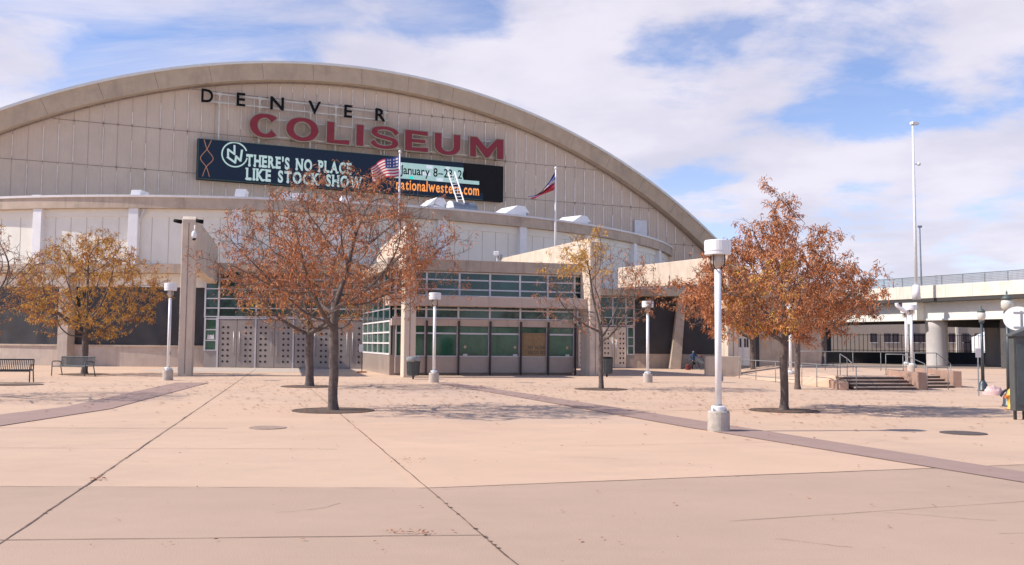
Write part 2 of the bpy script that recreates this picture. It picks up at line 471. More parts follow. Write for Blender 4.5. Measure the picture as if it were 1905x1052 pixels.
def recenter(o):
    """put a single-mesh thing's origin at its base"""
    me = o.data; n = len(me.vertices); a = np.empty(n * 3); me.vertices.foreach_get('co', a); a = a.reshape(-1, 3)
    c = np.array([(a[:, 0].min() + a[:, 0].max()) / 2, (a[:, 1].min() + a[:, 1].max()) / 2, a[:, 2].min()])
    me.vertices.foreach_set('co', (a - c).ravel()); me.update(); o.location = o.location + Vector(c)
    return o


def dup(root, loc, rotz=None, label=None, scale=None, parent=None, group=None):
    c = root.copy(); COL.objects.link(c)
    if parent is not None: c.parent = parent
    else:
        c.location = loc
        if rotz is not None: c.rotation_euler = (0, 0, rotz)
        if scale: c.scale = scale
    if label: c['label'] = label
    if group: c['group'] = group
    for ch in list(root.children): dup(ch, None, parent=c)
    return c


def structure(o):
    o['kind'] = 'structure'; return o


# ------------------------------------------------------------------ ground
structure(MB().add([(-900, -60, 0), (900, -60, 0), (900, 1600, 0), (-900, 1600, 0)], [(0, 1, 2, 3)]).build('ground', 'asphalt'))
structure(MB().add([(-70, -12, .004), (60, -12, .004), (60, 72, .004), (-70, 72, .004)], [(0, 1, 2, 3)]).build('plaza_pavement', 'plaza'))


def flat(pts, z):
    return [(p[0], p[1], z) for p in pts]


structure(MB().add(flat([(-70, -11.9), (59, -11.9), (59, 29), (7.04, 13.02), (-0.94, 10.46), (-5.53, 10.32), (-70, 8)], .008), [tuple(range(7))]).build('front_pavement', 'plaza_near'))
mbp = MB()
for q_ in ([(-.94, 10.46), (7.04, 13.02), (4.0, 19.6), (-3.3, 19.2)], [(-5.3, 10.4), (-.98, 10.46), (-3.35, 19.2), (-6.9, 18.6)]):
    pass
structure(MB().add(flat([(-3.25, 19.0), (-1.02, 10.47), (7.0, 13.03), (4.55, 18.3), (3.3, 18.1), (2.9, 19.1)][::-1], .007), [tuple(range(6))]).build('pavement_slab', 'plaza_bright'))
structure(MB().add(flat([(-3.25, 19.0), (2.9, 19.1), (.4, 27.8), (-1.6, 33), (-6.6, 33)][::-1], .007), [tuple(range(5))]).build('pavement_slab', 'plaza_mid'))
structure(MB().add(flat([(-19.5, 49.6), (-9.3, 49.6), (-8.4, 57.4), (-19.5, 57.4)], .008), [(0, 1, 2, 3)]).build('entry_pavement', 'conc_lt'))


def strip(mb, pts, w, z):
    for a, b in zip(pts[:-1], pts[1:]):
        a, b = Vector(a), Vector(b); d = (b - a).normalized(); n = Vector((-d.y, d.x)) * w / 2
        mb.add(flat([a - n, b - n, b + n, a + n], z), [(0, 1, 2, 3)])


mb = MB()
rj = random.Random(2)


def wobble(pts, w, z, step=0.35):
    for a, b in zip(pts[:-1], pts[1:]):
        a, b = Vector(a), Vector(b); n = max(2, int((b - a).length / step)); d = (b - a).normalized(); nn = Vector((-d.y, d.x))
        Ls, Rs = [], []
        for i in range(n + 1):
            p = a.lerp(b, i / n) + nn * rj.uniform(-.006, .006); ww = w * rj.uniform(.6, 1.3) / 2
            Ls.append(p - nn * ww); Rs.append(p + nn * ww)
        k = len(Ls)
        mb.add(flat(Ls, z) + flat(Rs, z), [(i, i + 1, k + i + 1, k + i) for i in range(k - 1)])


d1 = Vector((-6.74, 29.44)); a1 = Vector((-3.97, 7.44))
wobble([a1 - d1 * .5, a1 + d1 * 1.62], .017, .012)
d2 = Vector((-7.11, 26.14)); a2 = Vector((.05, 6.93))
wobble([a2 - d2 * .6, a2 + d2], .015, .012)
wobble([(-30, 9.6), (-5.53, 10.32), (-.94, 10.46), (7.04, 13.02), (20, 17.2)], .017, .0125)
wobble([(-20, 6.7), (-4.04, 7.58), (-.22, 7.95)], .013, .0125)
wobble([(2.0, 8.66), (5.35, 9.91), (16, 13.6)], .008, .0125)
wobble([(-20, 16.4), (-9.22, 17.11), (-5.2, 17.41)], .026, .0085)
wobble([(-9, 13.9), (-2.6, 14.2)], .012, .0085)
wobble([(1.1, 14.9), (4.8, 15.9)], .010, .0085)
wobble([(3.0, 22.8), (14.2, 26.2)], .03, .0085)
rc = random.Random(21)
for cx_, cy_, an, n_ in ((-2.2, 8.9, .1, 5), (3.6, 9.2, -.35, 6), (2.2, 7.9, -.2, 4), (4.2, 8.2, -.3, 5), (-5.5, 12.6, .05, 4), (5.6, 15.5, .2, 7), (0.8, 13.4, .0, 4), (-8.4, 20.5, .3, 6)):
    p = Vector((cx_, cy_)); pts_ = [p]
    for _ in range(n_):
        an += rc.gauss(0, .28); p = p + Vector((math.cos(an), math.sin(an))) * rc.uniform(.10, .22); pts_.append(p)
    wobble(pts_, .006, .0128, .05)
for k in range(46):      # dark crumbs caught in the joints
    a_ = rc.choice([(a1 - d1 * .0, d1), (a2, d2)]); p = a_[0] + a_[1] * rc.uniform(0, .7)
    mb.add(flat([(p.x - .02, p.y - .01), (p.x + rc.uniform(.0, .03), p.y - .02), (p.x + .025, p.y + .012), (p.x - .01, p.y + .02)], .014), [(0, 1, 2, 3)])
structure(mb.build('pavement_joints', 'joint'))

mb = MB()
mb.add(flat([(6.61, 12.24), (9.1, 5.8), (8.4, 5.2), (6.09, 11.28), (3.46, 18.35), (0.20, 28.35), (-3.0, 37.6), (-2.3, 37.9), (0.62, 30.0), (4.05, 19.9)][::-1], .0165),
       [tuple(range(10))])
mb.add(flat([(-11.9, 6.0), (-10.6, 22.5), (-12.75, 36.0), (-11.6, 36.3), (-9.3, 22.0), (-9.6, 6.0)][::-1], .0165), [tuple(range(6))])
structure(mb.build('paver_band', 'paver'))

# cover, pale disc and leaf litter
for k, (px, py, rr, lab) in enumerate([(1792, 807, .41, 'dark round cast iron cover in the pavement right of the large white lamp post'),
                                   (498, 797, .34, 'dark round disc flush in the pavement at the end of the left cross joint')]):  # second entry is a paler flat disc
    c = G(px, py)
    o = MB().lathe([(rr, .006), (rr, .016), (rr * .93, .019), (rr * .9, .015), (rr * .3, .016)], (c.x, c.y, 0), 28).build('cover_or_disc', 'cover' if k == 0 else 'disc_pale')
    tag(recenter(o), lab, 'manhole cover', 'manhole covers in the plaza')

rl = random.Random(11)
mb = MB()


def litter(cx, cy, sx, sy, n, s0=.03, s1=.07):
    for _ in range(n):
        x, y = rl.gauss(cx, sx), rl.gauss(cy, sy)
        if y < 5 or y > 56: continue
        a = rl.uniform(0, 6.28); l = rl.uniform(s0, s1); w = l * rl.uniform(.3, .6)
        c, s_ = math.cos(a), math.sin(a)
        z = .022
        q = [(-l, -w * .4), (0, -w), (l, 0), (0, w)]
        mb.add([(x + c * u - s_ * v, y + s_ * u + c * v, z + rl.uniform(0, .012)) for u, v in q], [(0, 1, 2, 3)])


for _ in range(420):
    x = rl.uniform(-14, 14); y = rl.uniform(6, 30) ** 1.0
    litter(x, y, .3, .3, 1, .012, .032)
litter(-6, 33, 4.5, 5, 800, .04, .09); litter(3.5, 31, 4, 5, 800, .04, .09); litter(8, 25, 3, 4, 300, .03, .08); litter(-16, 31, 6, 7, 600, .04, .09)
litter(12, 35, 4, 4, 350, .04, .09); litter(-4, 23, 1.4, 1.2, 160, .025, .06); litter(6.8, 23.6, 1.2, 1.1, 160, .025, .06)
for t_ in range(34): litter(-.85 + rl.gauss(0, .13), 8.0 + rl.gauss(0, .03), .02, .02, 1, .01, .03)
for t_ in range(26): litter(-4.73 + rl.gauss(0, .05), 10.9 + rl.gauss(0, .04), .02, .02, 1, .01, .03)
for t_ in range(30): litter(-1.45 + rl.gauss(0, .4) * .3, 12.8, .1, .2, 1, .01, .025)
M['litter'] = mat('fallen_leaf', (0.40, 0.15, 0.07), 0.85, 0.3, 5, island=(0.22, 0.10, 0.06))
o = mb.build('fallen_leaves', 'litter'); o['kind'] = 'stuff'; o['label'] = 'scattered rust brown fallen leaves on the plaza'; o['category'] = 'fallen leaves'

# ------------------------------------------------------------------ the arena
arena = thing('arena_building', 'huge arena with arched concrete rib, ribbed metal gable and curved white lobby drum', 'arena', (13.6, 85, 0), R(24))
CT, CZ, RO = -28.11, -31.31, 54.72


def arc(r, z_min=0.0, n=90, lo=None):
    am = math.acos((z_min - CZ) / r)
    return [(CT + r * math.sin(-am + 2 * am * i / n), CZ + r * math.cos(-am + 2 * am * i / n)) for i in range(n + 1)]


# gable wall
MB(FM).extr(arc(53.9, 0), .8, 1.1).build('gable_wall', 'sheet', arena)
# rib
o_, i_ = arc(RO - .12), arc(53.35)
P = [(a, 0, b) for a, b in o_] + [(a, 0, b) for a, b in i_] + [(a, .8, b) for a, b in i_] + [(a, .8, b) for a, b in o_]
n = len(o_)
F = []
for i in range(n - 1):
    F += [(i, i + 1, n + i + 1, n + i), (n + i, n + i + 1, 2 * n + i + 1, 2 * n + i), (2 * n + i, 2 * n + i + 1, 3 * n + i + 1, 3 * n + i), (3 * n + i, 3 * n + i + 1, i + 1, i)]
MB(FM).add(P, F).build('arch_rib', 'conc_arch', arena)
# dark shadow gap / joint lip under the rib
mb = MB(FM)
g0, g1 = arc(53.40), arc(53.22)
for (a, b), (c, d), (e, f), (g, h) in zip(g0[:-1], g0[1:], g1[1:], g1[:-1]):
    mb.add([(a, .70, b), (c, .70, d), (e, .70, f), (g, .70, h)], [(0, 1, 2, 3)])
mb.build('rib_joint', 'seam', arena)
# roof shell
r0, r1 = arc(RO - .12, 0), arc(RO + .06, 0)
P = [(a, -.12, b) for a, b in r0] + [(a, -.12, b) for a, b in r1] + [(a, 75, b) for a, b in r1] + [(a, 75, b) for a, b in r0]
F = []
for i in range(n - 1):
    F += [(i, i + 1, n + i + 1, n + i), (n + i, n + i + 1, 2 * n + i + 1, 2 * n + i), (2 * n + i, 2 * n + i + 1, 3 * n + i + 1, 3 * n + i), (3 * n + i, 3 * n + i + 1, i + 1, i)]
MB(FM).add(P, F).build('roof', 'roof', arena)
# rib pour joints
mb = MB(FM)
for k in range(-16, 17):
    a = R(k * 4.1)
    z1_ = CZ + RO * math.cos(a)
    if z1_ < 2: continue
    for w in (-.016, .016): pass
    c, s_ = math.cos(a), math.sin(a)
    q = []
    for rr, w in ((53.4, -.02), (53.4, .02), (RO - .15, .02), (RO - .15, -.02)):
        q.append((CT + rr * s_ + w * c, -.004, CZ + rr * c - w * s_))
    mb.add(q, [(0, 1, 2, 3)])
mb.build('rib_pour_joint', 'seam', arena)
# battens and courses of the gable
COURSES = [4.6, 7.8, 10.9, 14.05, 17.15, 20.35]
mb = MB(FM); mc = MB(FM); rb = random.Random(4)
for k in range(-34, 48):
    t = CT + .45 + k * .955
    h2 = 53.25 ** 2 - (t - CT) ** 2
    if h2 < 0: continue
    top = CZ + math.sqrt(h2)
    mc.box(t - .007, t + .007, .785, .8, 3, max(3.1, top))
    zs = [3.0] + [c for c in COURSES if c < top] + [top]
    fac = 0.35 + 0.65 * min(1, max(0, (t + 46) / 40))
    for a, b in zip(zs[:-1], zs[1:]):
        if b - a < .6 or rb.random() > (.62 + .35 * fac): continue
        lo = a + rb.uniform(.03, .25) + (rb.random() < .25) * rb.uniform(.2, 1.0); hi = b - rb.uniform(.05, .35) - (rb.random() < .3) * rb.uniform(.2, 1.2)
        if hi - lo < .5: continue
        w = .012 + .026 * fac
        mb.box(t - w, t + w, .74, .775, lo, hi)
mb.build('gable_battens', 'batten', arena)
for z in COURSES:
    half = math.sqrt(53.2 ** 2 - (z - CZ) ** 2)
    mc.box(CT - half, CT + half, .775, .8, z - .018, z + .018)
    for k in range(-40, 50):
        t = CT + .45 + k * .955
        if abs(t - CT) < half - .3: mc.box(t - .06, t + .06, .72, .765, z - .07, z + .05) if rb.random() < .35 else None
mc.build('gable_seams', 'seam', arena)
x0, z0 = PL(1181, 438, .6); x1, z1 = PL(1203, 411, .6)
MB(FM).box(x0, x1, .55, .75, z0, z1).build('louvre_panel', 'flash', arena, bevel=.02)

# drum
DC = (-28.5, 24.6)
A1 = math.acos((DC[1] - .8) / 38.4)
MB(FM).ring(DC, 37.5, 37.95, -A1 * 1.0, A1 * .985, 4.9, 9.75, 96).build('drum_wall', 'whitepanel', arena)
MB(FM).ring(DC, 37.5, 38.4, -A1, A1, 9.75, 10.42, 110).build('drum_fascia', 'fascia', arena)
MB(FM).ring(DC, 37.0, 38.48, -A1, A1, 10.42, 10.56, 110).build('drum_roof_edge', 'flash', arena)
MB(FM).ring(DC, 37.8, 38.02, -A1, A1 * .985, 9.25, 9.745, 96).build('drum_header', 'whitepanel', arena)
pts = [(DC[0] + 37.3 * math.sin(-A1 + 2 * A1 * i / 60), DC[1] - 37.3 * math.cos(-A1 + 2 * A1 * i / 60)) for i in range(61)]
MB(FM).extr(pts, 10.36, 10.46, 'z').build('drum_roof', 'roof', arena)
mb = MB(FM); mj = MB(FM)
STEP = 6.2 / 37.9
ths = []
for k in range(-7, 6):
    th = None
# place pilasters where the photograph shows them


def drum_theta(px, r):
    inv = FM.inverted(); o = inv @ Vector((0, 0, EYE)); d = inv.to_3x3() @ D(px, 440)
    ox, oy = o.x - DC[0], o.y - DC[1]
    a = d.x ** 2 + d.y ** 2; b = 2 * (ox * d.x + oy * d.y); c = ox ** 2 + oy ** 2 - r * r
    k = (-b - math.sqrt(max(0, b * b - 4 * a * c))) / (2 * a)
    return math.atan2(ox + d.x * k, -(oy + d.y * k))


PX_PIL = [-130, 70, 248, 440, 625, 822, 972, 1092, 1180, 1226]
th_pil = [drum_theta(p, 38.2) for p in PX_PIL]
for k, th in enumerate(th_pil):
    c = (DC[0] + 38.08 * math.sin(th), DC[1] - 38.08 * math.cos(th))
    MB(FM).obox((c[0], c[1], 7.75), .3, .25, 1.995, th).build('pilaster', 'whitepaint', arena, bevel=.015)
for a, b in zip(th_pil[:-1], th_pil[1:]):
    for i in range(1, 6):
        th = a + (b - a) * i / 6
        c = (DC[0] + 37.952 * math.sin(th), DC[1] - 37.952 * math.cos(th))
        mj.obox((c[0], c[1], 7.5), .012, .008, 1.74, th)
mj.build('drum_seams', 'fascia', arena)
# lower storey on the left
thL, thE = -A1 * .97, drum_theta(384, 38.4)
MB(FM).ring(DC, 37.4, 38.75, thL, thE + .12, 5.72, 6.28, 50).build('lobby_slab', 'fascia', arena)
MB(FM).ring(DC, 37.5, 38.05, thL, thE, 0.0, 1.22, 50).build('base_wall', 'conc_lt', arena)
MB(FM).ring(DC, 37.5, 38.12, thL, thE, 1.22, 1.32, 50).build('base_coping', 'fascia', arena)
MB(FM).ring(DC, 37.4, 37.9, thL, thE, 5.15, 5.719, 50).build('lobby_beam', 'beam_shade', arena)
# dark fabric, hung with folds
P, F = [], []
NX, NZ = 220, 26
for i in range(NX + 1):
    th = thL + (thE - thL) * i / NX
    for j in range(NZ + 1):
        z = 1.3 + (5.2 - 1.3) * j / NZ
        s_ = th * 38
        r = 37.78 + .09 * mnoise.noise(Vector((s_ * .9, z * .35, 1))) + .05 * abs(mnoise.noise(Vector((s_ * 1.1 + z * .8, z * .5, 7)))) + .02 * math.sin(s_ * 5 + 2 * z)
        P.append((DC[0] + r * math.sin(th), DC[1] - r * math.cos(th), z))
for i in range(NX):
    for j in range(NZ):
        a = i * (NZ + 1) + j; F.append((a, a + NZ + 1, a + NZ + 2, a + 1))
MB(FM).add(P, F).build('mesh_screen', 'mesh', arena, smooth=True)
for px in (-150, 124):
    th = drum_theta(px, 38.7); c = (DC[0] + 38.35 * math.sin(th), DC[1] - 38.35 * math.cos(th))
    MB(FM).obox((c[0], c[1], 2.86), .34, .38, 2.858, th).build('lobby_column', 'conc_lt', arena, bevel=.03)
# conduit on the drum
th = drum_theta(258, 38.1); c = lambda r, t=th: (DC[0] + r * math.sin(t), DC[1] - r * math.cos(t))
q = c(38.0, th); q2 = c(38.3, th + .010)
MB(FM).tube([(q2[0], q2[1], 9.7), (q[0], q[1], 9.1), (q[0], q[1], 6.3)], .055, 8).build('downpipe', 'flash', arena, smooth=True)

# lower storey on the right
XR0, YR = 4.4, 64.4
MB().box(XR0, 21.2, YR, YR + .4, 0, 4.9).build('lobby_wall', 'conc', arena)
MB().box(XR0 - .4, 21.4, 63.0, 79.5, 4.9, 5.35).build('lobby_roof_slab', 'booth_conc', arena)
MB().box(7.6, 15.2, YR - .08, YR - .003, .0, 1.0).build('base_wall', 'conc', arena)
P, F = [], []
for i in range(91):
    x = 8.3 + (15.0 - 8.3) * i / 90
    for j in range(15):
        z = 1.0 + 3.85 * j / 14
        P.append((x, YR - .12 + .05 * mnoise.noise(Vector((x * 1.3, z * .4, 3))), z))
for i in range(90):
    for j in range(14):
        a = i * 15 + j; F.append((a, a + 15, a + 16, a + 1))
MB().add(P, F).build('mesh_screen', 'mesh', arena, smooth=True)
a = AT(1262, 600, 63.4)
MB().tube([(a.x - .25, 63.5, 0), (a.x + .25, 63.5, 4.89)], [.5, .36], 4).build('leaning_column', 'conc', arena)
# right end doors in that wall
for k, px in enumerate((1375, 1388)):
    a = AT(px, 650, YR)
    d_ = MB().box(a.x - .23, a.x + .23, YR - .06, YR - .004, .25, 2.5).build('side_door', 'whitepanel', arena)
    MB().box(a.x - .15, a.x - .02, YR - .07, YR - .061, 1.5, 2.1).box(a.x + .02, a.x + .15, YR - .07, YR - .061, 1.5, 2.1).build('pane', 'window_dark', d_)
a = AT(1404, 650, YR)
MB().box(a.x - .16, a.x + .3, YR - .05, YR - .004, .1, 4.6).build('dark_reveal', 'mesh', arena)


# entrances: glazing + doors
def glazing(Tm, x0, x1, z0, z1, xs, zs, fr_name, mat_glass='glass_up', y=0.0, parent=arena):
    g = MB(Tm).box(x0, x1, y, y + .05, z0, z1).build('glazing', mat_glass, parent)
    mb = MB(Tm)
    for x in xs: mb.box(x - .05, x + .05, y - .06, y - .001, z0, z1)
    for z in zs: mb.box(x0, x1, y - .045, y - .0005, z - .035, z + .035)
    mb.build('frame', 'alu', g)
    return g


def door_leaf(Tm, x0, x1, z1, y, material, hside, parent=arena):
    d_ = MB(Tm).box(x0 + .012, x1 - .012, y - .05, y, .03, z1).build('door', material, parent, bevel=.006)
    w = x1 - x0
    mb = MB(Tm)
    for i in range(7):
        z = z1 * (.13 + i * .118)
        for fx in ((.23, .50) if hside > 0 else (.50, .77)):
            cx = x0 + w * fx
            poly = [(cx + .075 * w / 1.1 * math.cos(q * math.pi / 5), z + .072 * math.sin(q * math.pi / 5)) for q in range(10)]
            mb.extr(poly, y - .056, y - .049)
    mb.build('porthole', 'hole', d_)
    hx = x0 + (w * .84 if hside > 0 else w * .16)
    mb = MB(Tm).tube([(hx, y - .11, z1 * .24), (hx, y - .11, z1 * .75)], .022, 8)
    for z in (.3, .69): mb.tube([(hx, y - .11, z1 * z), (hx, y - .05, z1 * z)], .014, 6)
    mb.build('handle', 'alu', d_, smooth=True)
    return d_


TL = frame(-18.75, 57.45, 0)
WL = 10.15
glazing(TL, 0, WL, 3.05, 5.9, [0.03, .86, 3.16, 5.46, 7.76, 10.1], [3.1, 3.62, 4.2, 4.8, 5.4, 5.86], 'f')
glazing(TL, 0.02, .82, 1.02, 3.04, [.06, .78], [1.05, 1.65, 2.3, 2.95], 'f', 'glass')
MB(TL).box(0.02, .82, 0, .05, 0.0, 1.0).build('base_panel', 'steel', arena)
mb = MB(TL)
for x in (.86, 3.16, 5.46, 7.76, 10.1): mb.box(x - .05, x + .05, -.08, .02, 0, 3.04)
mb.box(.8, WL, -.07, .03, 2.96, 3.05).build('door_frame', 'alu', arena)
for k in range(4):
    x0 = .93 + k * 2.3
    door_leaf(TL, x0, x0 + 1.09, 2.93, 0, 'steel', 1)
    door_leaf(TL, x0 + 1.09, x0 + 2.18, 2.93, 0, 'steel', -1)
MB(TL).box(-.2, WL + .3, -.35, 1.0, 5.9, 6.35).build('entry_fascia', 'fascia', arena)
MB(TL).extr([(.2, 1.72), (.64, 1.72), (.60, 2.02), (.5, 1.95), (.42, 2.0), (.34, 1.95), (.24, 2.02)], -.02, -.004).build('notice', 'flagwhite', arena)

TR = frame(4.45, 64.3, 0)
glazing(TR, 0, 3.95, 2.86, 4.88, [.05, 1.25, 2.45, 3.35, 3.9], [2.9, 3.45, 4.1, 4.84], 'f')
glazing(TR, 3.42, 3.92, .92, 2.85, [3.45, 3.9], [.95, 1.52, 2.1, 2.8], 'f', 'glass')
MB(TR).box(3.42, 3.92, -.01, .05, 0, .9).build('base_panel', 'steel', arena)
for k in range(4):
    x0 = .1 + k * .82
    door_leaf(TR, x0, x0 + .81, 2.8, -.002, 'steel_lt', 1 if k % 2 == 0 else -1)
a = AT(1088, 641, 64.0)
MB().box(a.x - .2, a.x + .2, 64.19, 64.2, a.z - .2, a.z + .2).build('door_notice', 'paper', arena)


# fin walls: leg at the front and a deep beam running back over the entry
def fin(F0, Rr, w, leg, zb, zt, label, zbr=None, ztr=None, cap=.35):
    F0, Rr = Vector(F0), Vector(Rr); d = Rr - F0; L = d.length; ang = math.atan2(d.y, d.x)
    T = frame(F0.x, F0.y, ang)
    zbr = zbr or zb; ztr = ztr or zt
    poly = [(0, 0), (leg, 0), (leg * 1.05, zb), (L, zbr), (L, ztr), (cap, zt + 0.0), (0.0, zt - cap * .5)]
    f_ = MB(T).extr(poly, -w / 2, w / 2).build('fin_wall', 'conc_fin', arena, bevel=.03, label=label)
    mb = MB(T)
    for x in (-.012,): mb.box(x, 0.0 - .001, -.018, .018, .1, zt - .35)
    mb.build('edge_groove', 'seam', f_)
    return f_


M['conc_fin'] = mat('fin_concrete', (0.64, 0.52, 0.41), 0.9, 0.08, 1.3, (0.46, 0.37, 0.29), 0.5, 0.9, 0.4, 25, streak=((0.38, 0.30, 0.235), 3.0, 0.6))
fin((-14.98, 43.3), (-18.3, 57.3), .60, 1.0, 5.1, 7.4, 'leftmost tall grey concrete fin with floodlights and a dome camera')
fin((-4.72, 43.75), (-7.9, 56.6), .56, 1.1, 5.1, 7.1, 'concrete fin left of the ticket windows behind the big rust tree')
fin((4.28, 48.1), (-.4, 60.0), .62, 1.1, 5.25, 7.05, 'sunlit concrete fin right of the ticket windows')
fin((11.75, 49.9), (7.4, 63.0), .66, 1.2, 4.95, 6.4, 'rightmost low concrete fin with broad sunlit beam', 5.4, 6.75, .1)
# low plinth beside the rightmost fin
a = G(1352, 702); 
MB().box(a.x - .9, a.x + .95, 49.0, 49.35, 0, 1.05).build('plinth_wall', 'conc', arena, bevel=.02)

# ------------------------------------------------------------------ ticket booth
BF = frame(-5.9, 46.25, R(17))
booth = thing('ticket_booth', 'ticket booth with green glass windows, metal base panels and flat concrete canopy between two fins', 'ticket booth', (-5.9, 46.25, 0), R(17))
BL, BD = 10.2, 9.6
bx = lambda px, off=0.0: PL(px, 640, off, BF)[0]
mull = [bx(p) for p in (735, 792.6, 852.5, 911, 968, 1019, 1069)]
MB(BF).box(.12, mull[-1], .3, BD, 0.0, 5.2).build('core_wall', 'brushed', booth)
MB(BF).box(0, mull[-1] + .1, -.04, .29, 2.46, 2.8).build('header_band', 'booth_canopy', booth)
MB(BF).box(-.3, BL, -.95, .29, 3.42, 3.93).build('canopy', 'booth_canopy', booth, bevel=.02)
MB(BF).box(-.3, BL + .05, -.25, BD, 5.2, 5.78).build('roof_fascia', 'booth_conc', booth, bevel=.02)
glazing(BF, .05, BL - .1, 3.94, 5.19, [bx(p) for p in (735, 792.6, 854, 911, 967, 1019, 1069)], [3.98, 4.3, 4.78, 5.15], 'f', 'glass_up', 0.1, booth)
glazing(BF, .05, mull[-1], 2.81, 3.41, mull, [2.85, 3.28], 'f', 'glass_up', 0.1, booth)
for i in range(6):
    a, b = mull[i], mull[i + 1]
    p = MB(BF).box(a + .02, b - .02, 0.0, .28, .12, .93).build('base_panel', 'brushed', booth, bevel=.01)
    ply = (i == 4)
    w_ = MB(BF).box(a + .08, b - .08, .08, .12, .98, 2.44).build('window', 'glass', booth)
    mb = MB(BF)
    mb.box(a + .02, a + .08, .02, .13, .94, 2.455).box(b - .08, b - .02, .02, .13, .94, 2.455)
    mb.box(a + .02, b - .02, .03, .14, .93, .98)
    if not ply: mb.box(a + .08, b - .08, .03, .079, 2.05, 2.13)
    mb.build('frame', 'alu', w_)
    if ply:
        MB(BF).box(a + .03, b - .1, -.01, .019, .97, 2.16).build('plywood_sheet', 'ply', w_)
    elif i in (2, 3, 5):
        cx = (a + b) / 2 + (.55 if i == 3 else (.35 if i == 5 else -.45))
        poly = [(cx + .075 * math.cos(q * math.pi / 6), 1.42 + .075 * math.sin(q * math.pi / 6)) for q in range(12)]
        MB(BF).extr(poly, .06, .079).build('speak_hole', 'conc_arch', w_)
        MB(BF).box(cx - .11, cx + .11, .0, .079, .985, 1.07).build('pay_tray', 'alu', w_)
for m_ in mull[1:]:
    MB(BF).extr([(m_ - .035, 0), (m_ + .035, 0), (m_ + .05, 2.72), (m_ - .03, 2.72)], -.16, -.05).build('dark_post', 'darkmetal', booth)
# side wall with a grid window
MB(BF).box(-.02, .115, .3, BD, 0, 1.0).build('side_base_panel', 'brushed', booth)
MB(BF).box(-.02, .115, .3, BD, 2.72, 5.19).build('side_glazing', 'glass_up', booth)
s_ = MB(BF).box(.02, .115, .3, BD, 1.0, 2.72).build('side_window', 'glass', booth)
mb = MB(BF)
for y in [.33 + k * 1.85 for k in range(6)]: mb.box(-.05, .019, y - .04, y + .04, 1.0, 2.72)
for z in (1.04, 1.58, 2.12, 2.68): mb.box(-.045, .0185, .3, BD, z - .04, z + .04)
mb.build('frame', 'flash', s_)
mb = MB(BF)
for y in [.33 + k * 1.85 for k in range(6)]: mb.box(-.06, -.021, y - .03, y + .03, 2.76, 5.18)
for z in (3.3, 3.9, 4.5): mb.box(-.055, -.0205, .3, BD, z - .03, z + .03)
mb.build('side_frame', 'alu', booth)
o = MB(BF)
for k in range(5):
    x = bx((800, 890, 925, 960, 1010)[k], -.95); o.obox((x, -.5, 3.40), .06, .06, .02)
o.build('downlight', 'darkmetal', booth)
for i in (0,):
    pass

# ------------------------------------------------------------------ lettering
_fc = {}


def glyph(ch, bold=0.0):
    """unit-box front outline mesh of a character: (verts xz, tris), from the built-in font"""
    key = (ch, bold)
    if key in _fc: return _fc[key]
    cu = bpy.data.curves.new('t', 'FONT'); cu.body = ch; cu.size = 1.0; cu.offset = bold; cu.resolution_u = 4; cu.fill_mode = 'NONE' if False else 'FRONT'
    cu.extrude = 0.5
    ob = bpy.data.objects.new('t', cu); COL.objects.link(ob)
    bpy.context.view_layer.update()
    me = bpy.data.meshes.new_from_object(ob.evaluated_get(bpy.context.evaluated_depsgraph_get()))
    vs = [v.co.copy() for v in me.vertices]; fs = [tuple(p.vertices) for p in me.polygons]
    bpy.data.objects.remove(ob); bpy.data.curves.remove(cu); bpy.data.meshes.remove(me)
    xs = [v.x for v in vs]; ys = [v.y for v in vs]
    bb = (min(xs), max(xs), min(ys), max(ys))
    _fc[key] = (vs, fs, bb)
    return _fc[key]


def put_glyph(mb, ch, x0, x1, z0, z1, y0, y1, bold=0.0, ref=None):
    """fit the glyph in x0..x1, z0..z1 with depth y0..y1"""
    vs, fs, bb = glyph(ch, bold)
    rb_ = ref or bb
    P = []
    for v in vs:
        P.append((x0 + (v.x - rb_[0]) / (rb_[1] - rb_[0]) * (x1 - x0), y0 if v.z > 0 else y1, z0 + (v.y - rb_[2]) / (rb_[3] - rb_[2]) * (z1 - z0)))
    mb.add(P, fs)


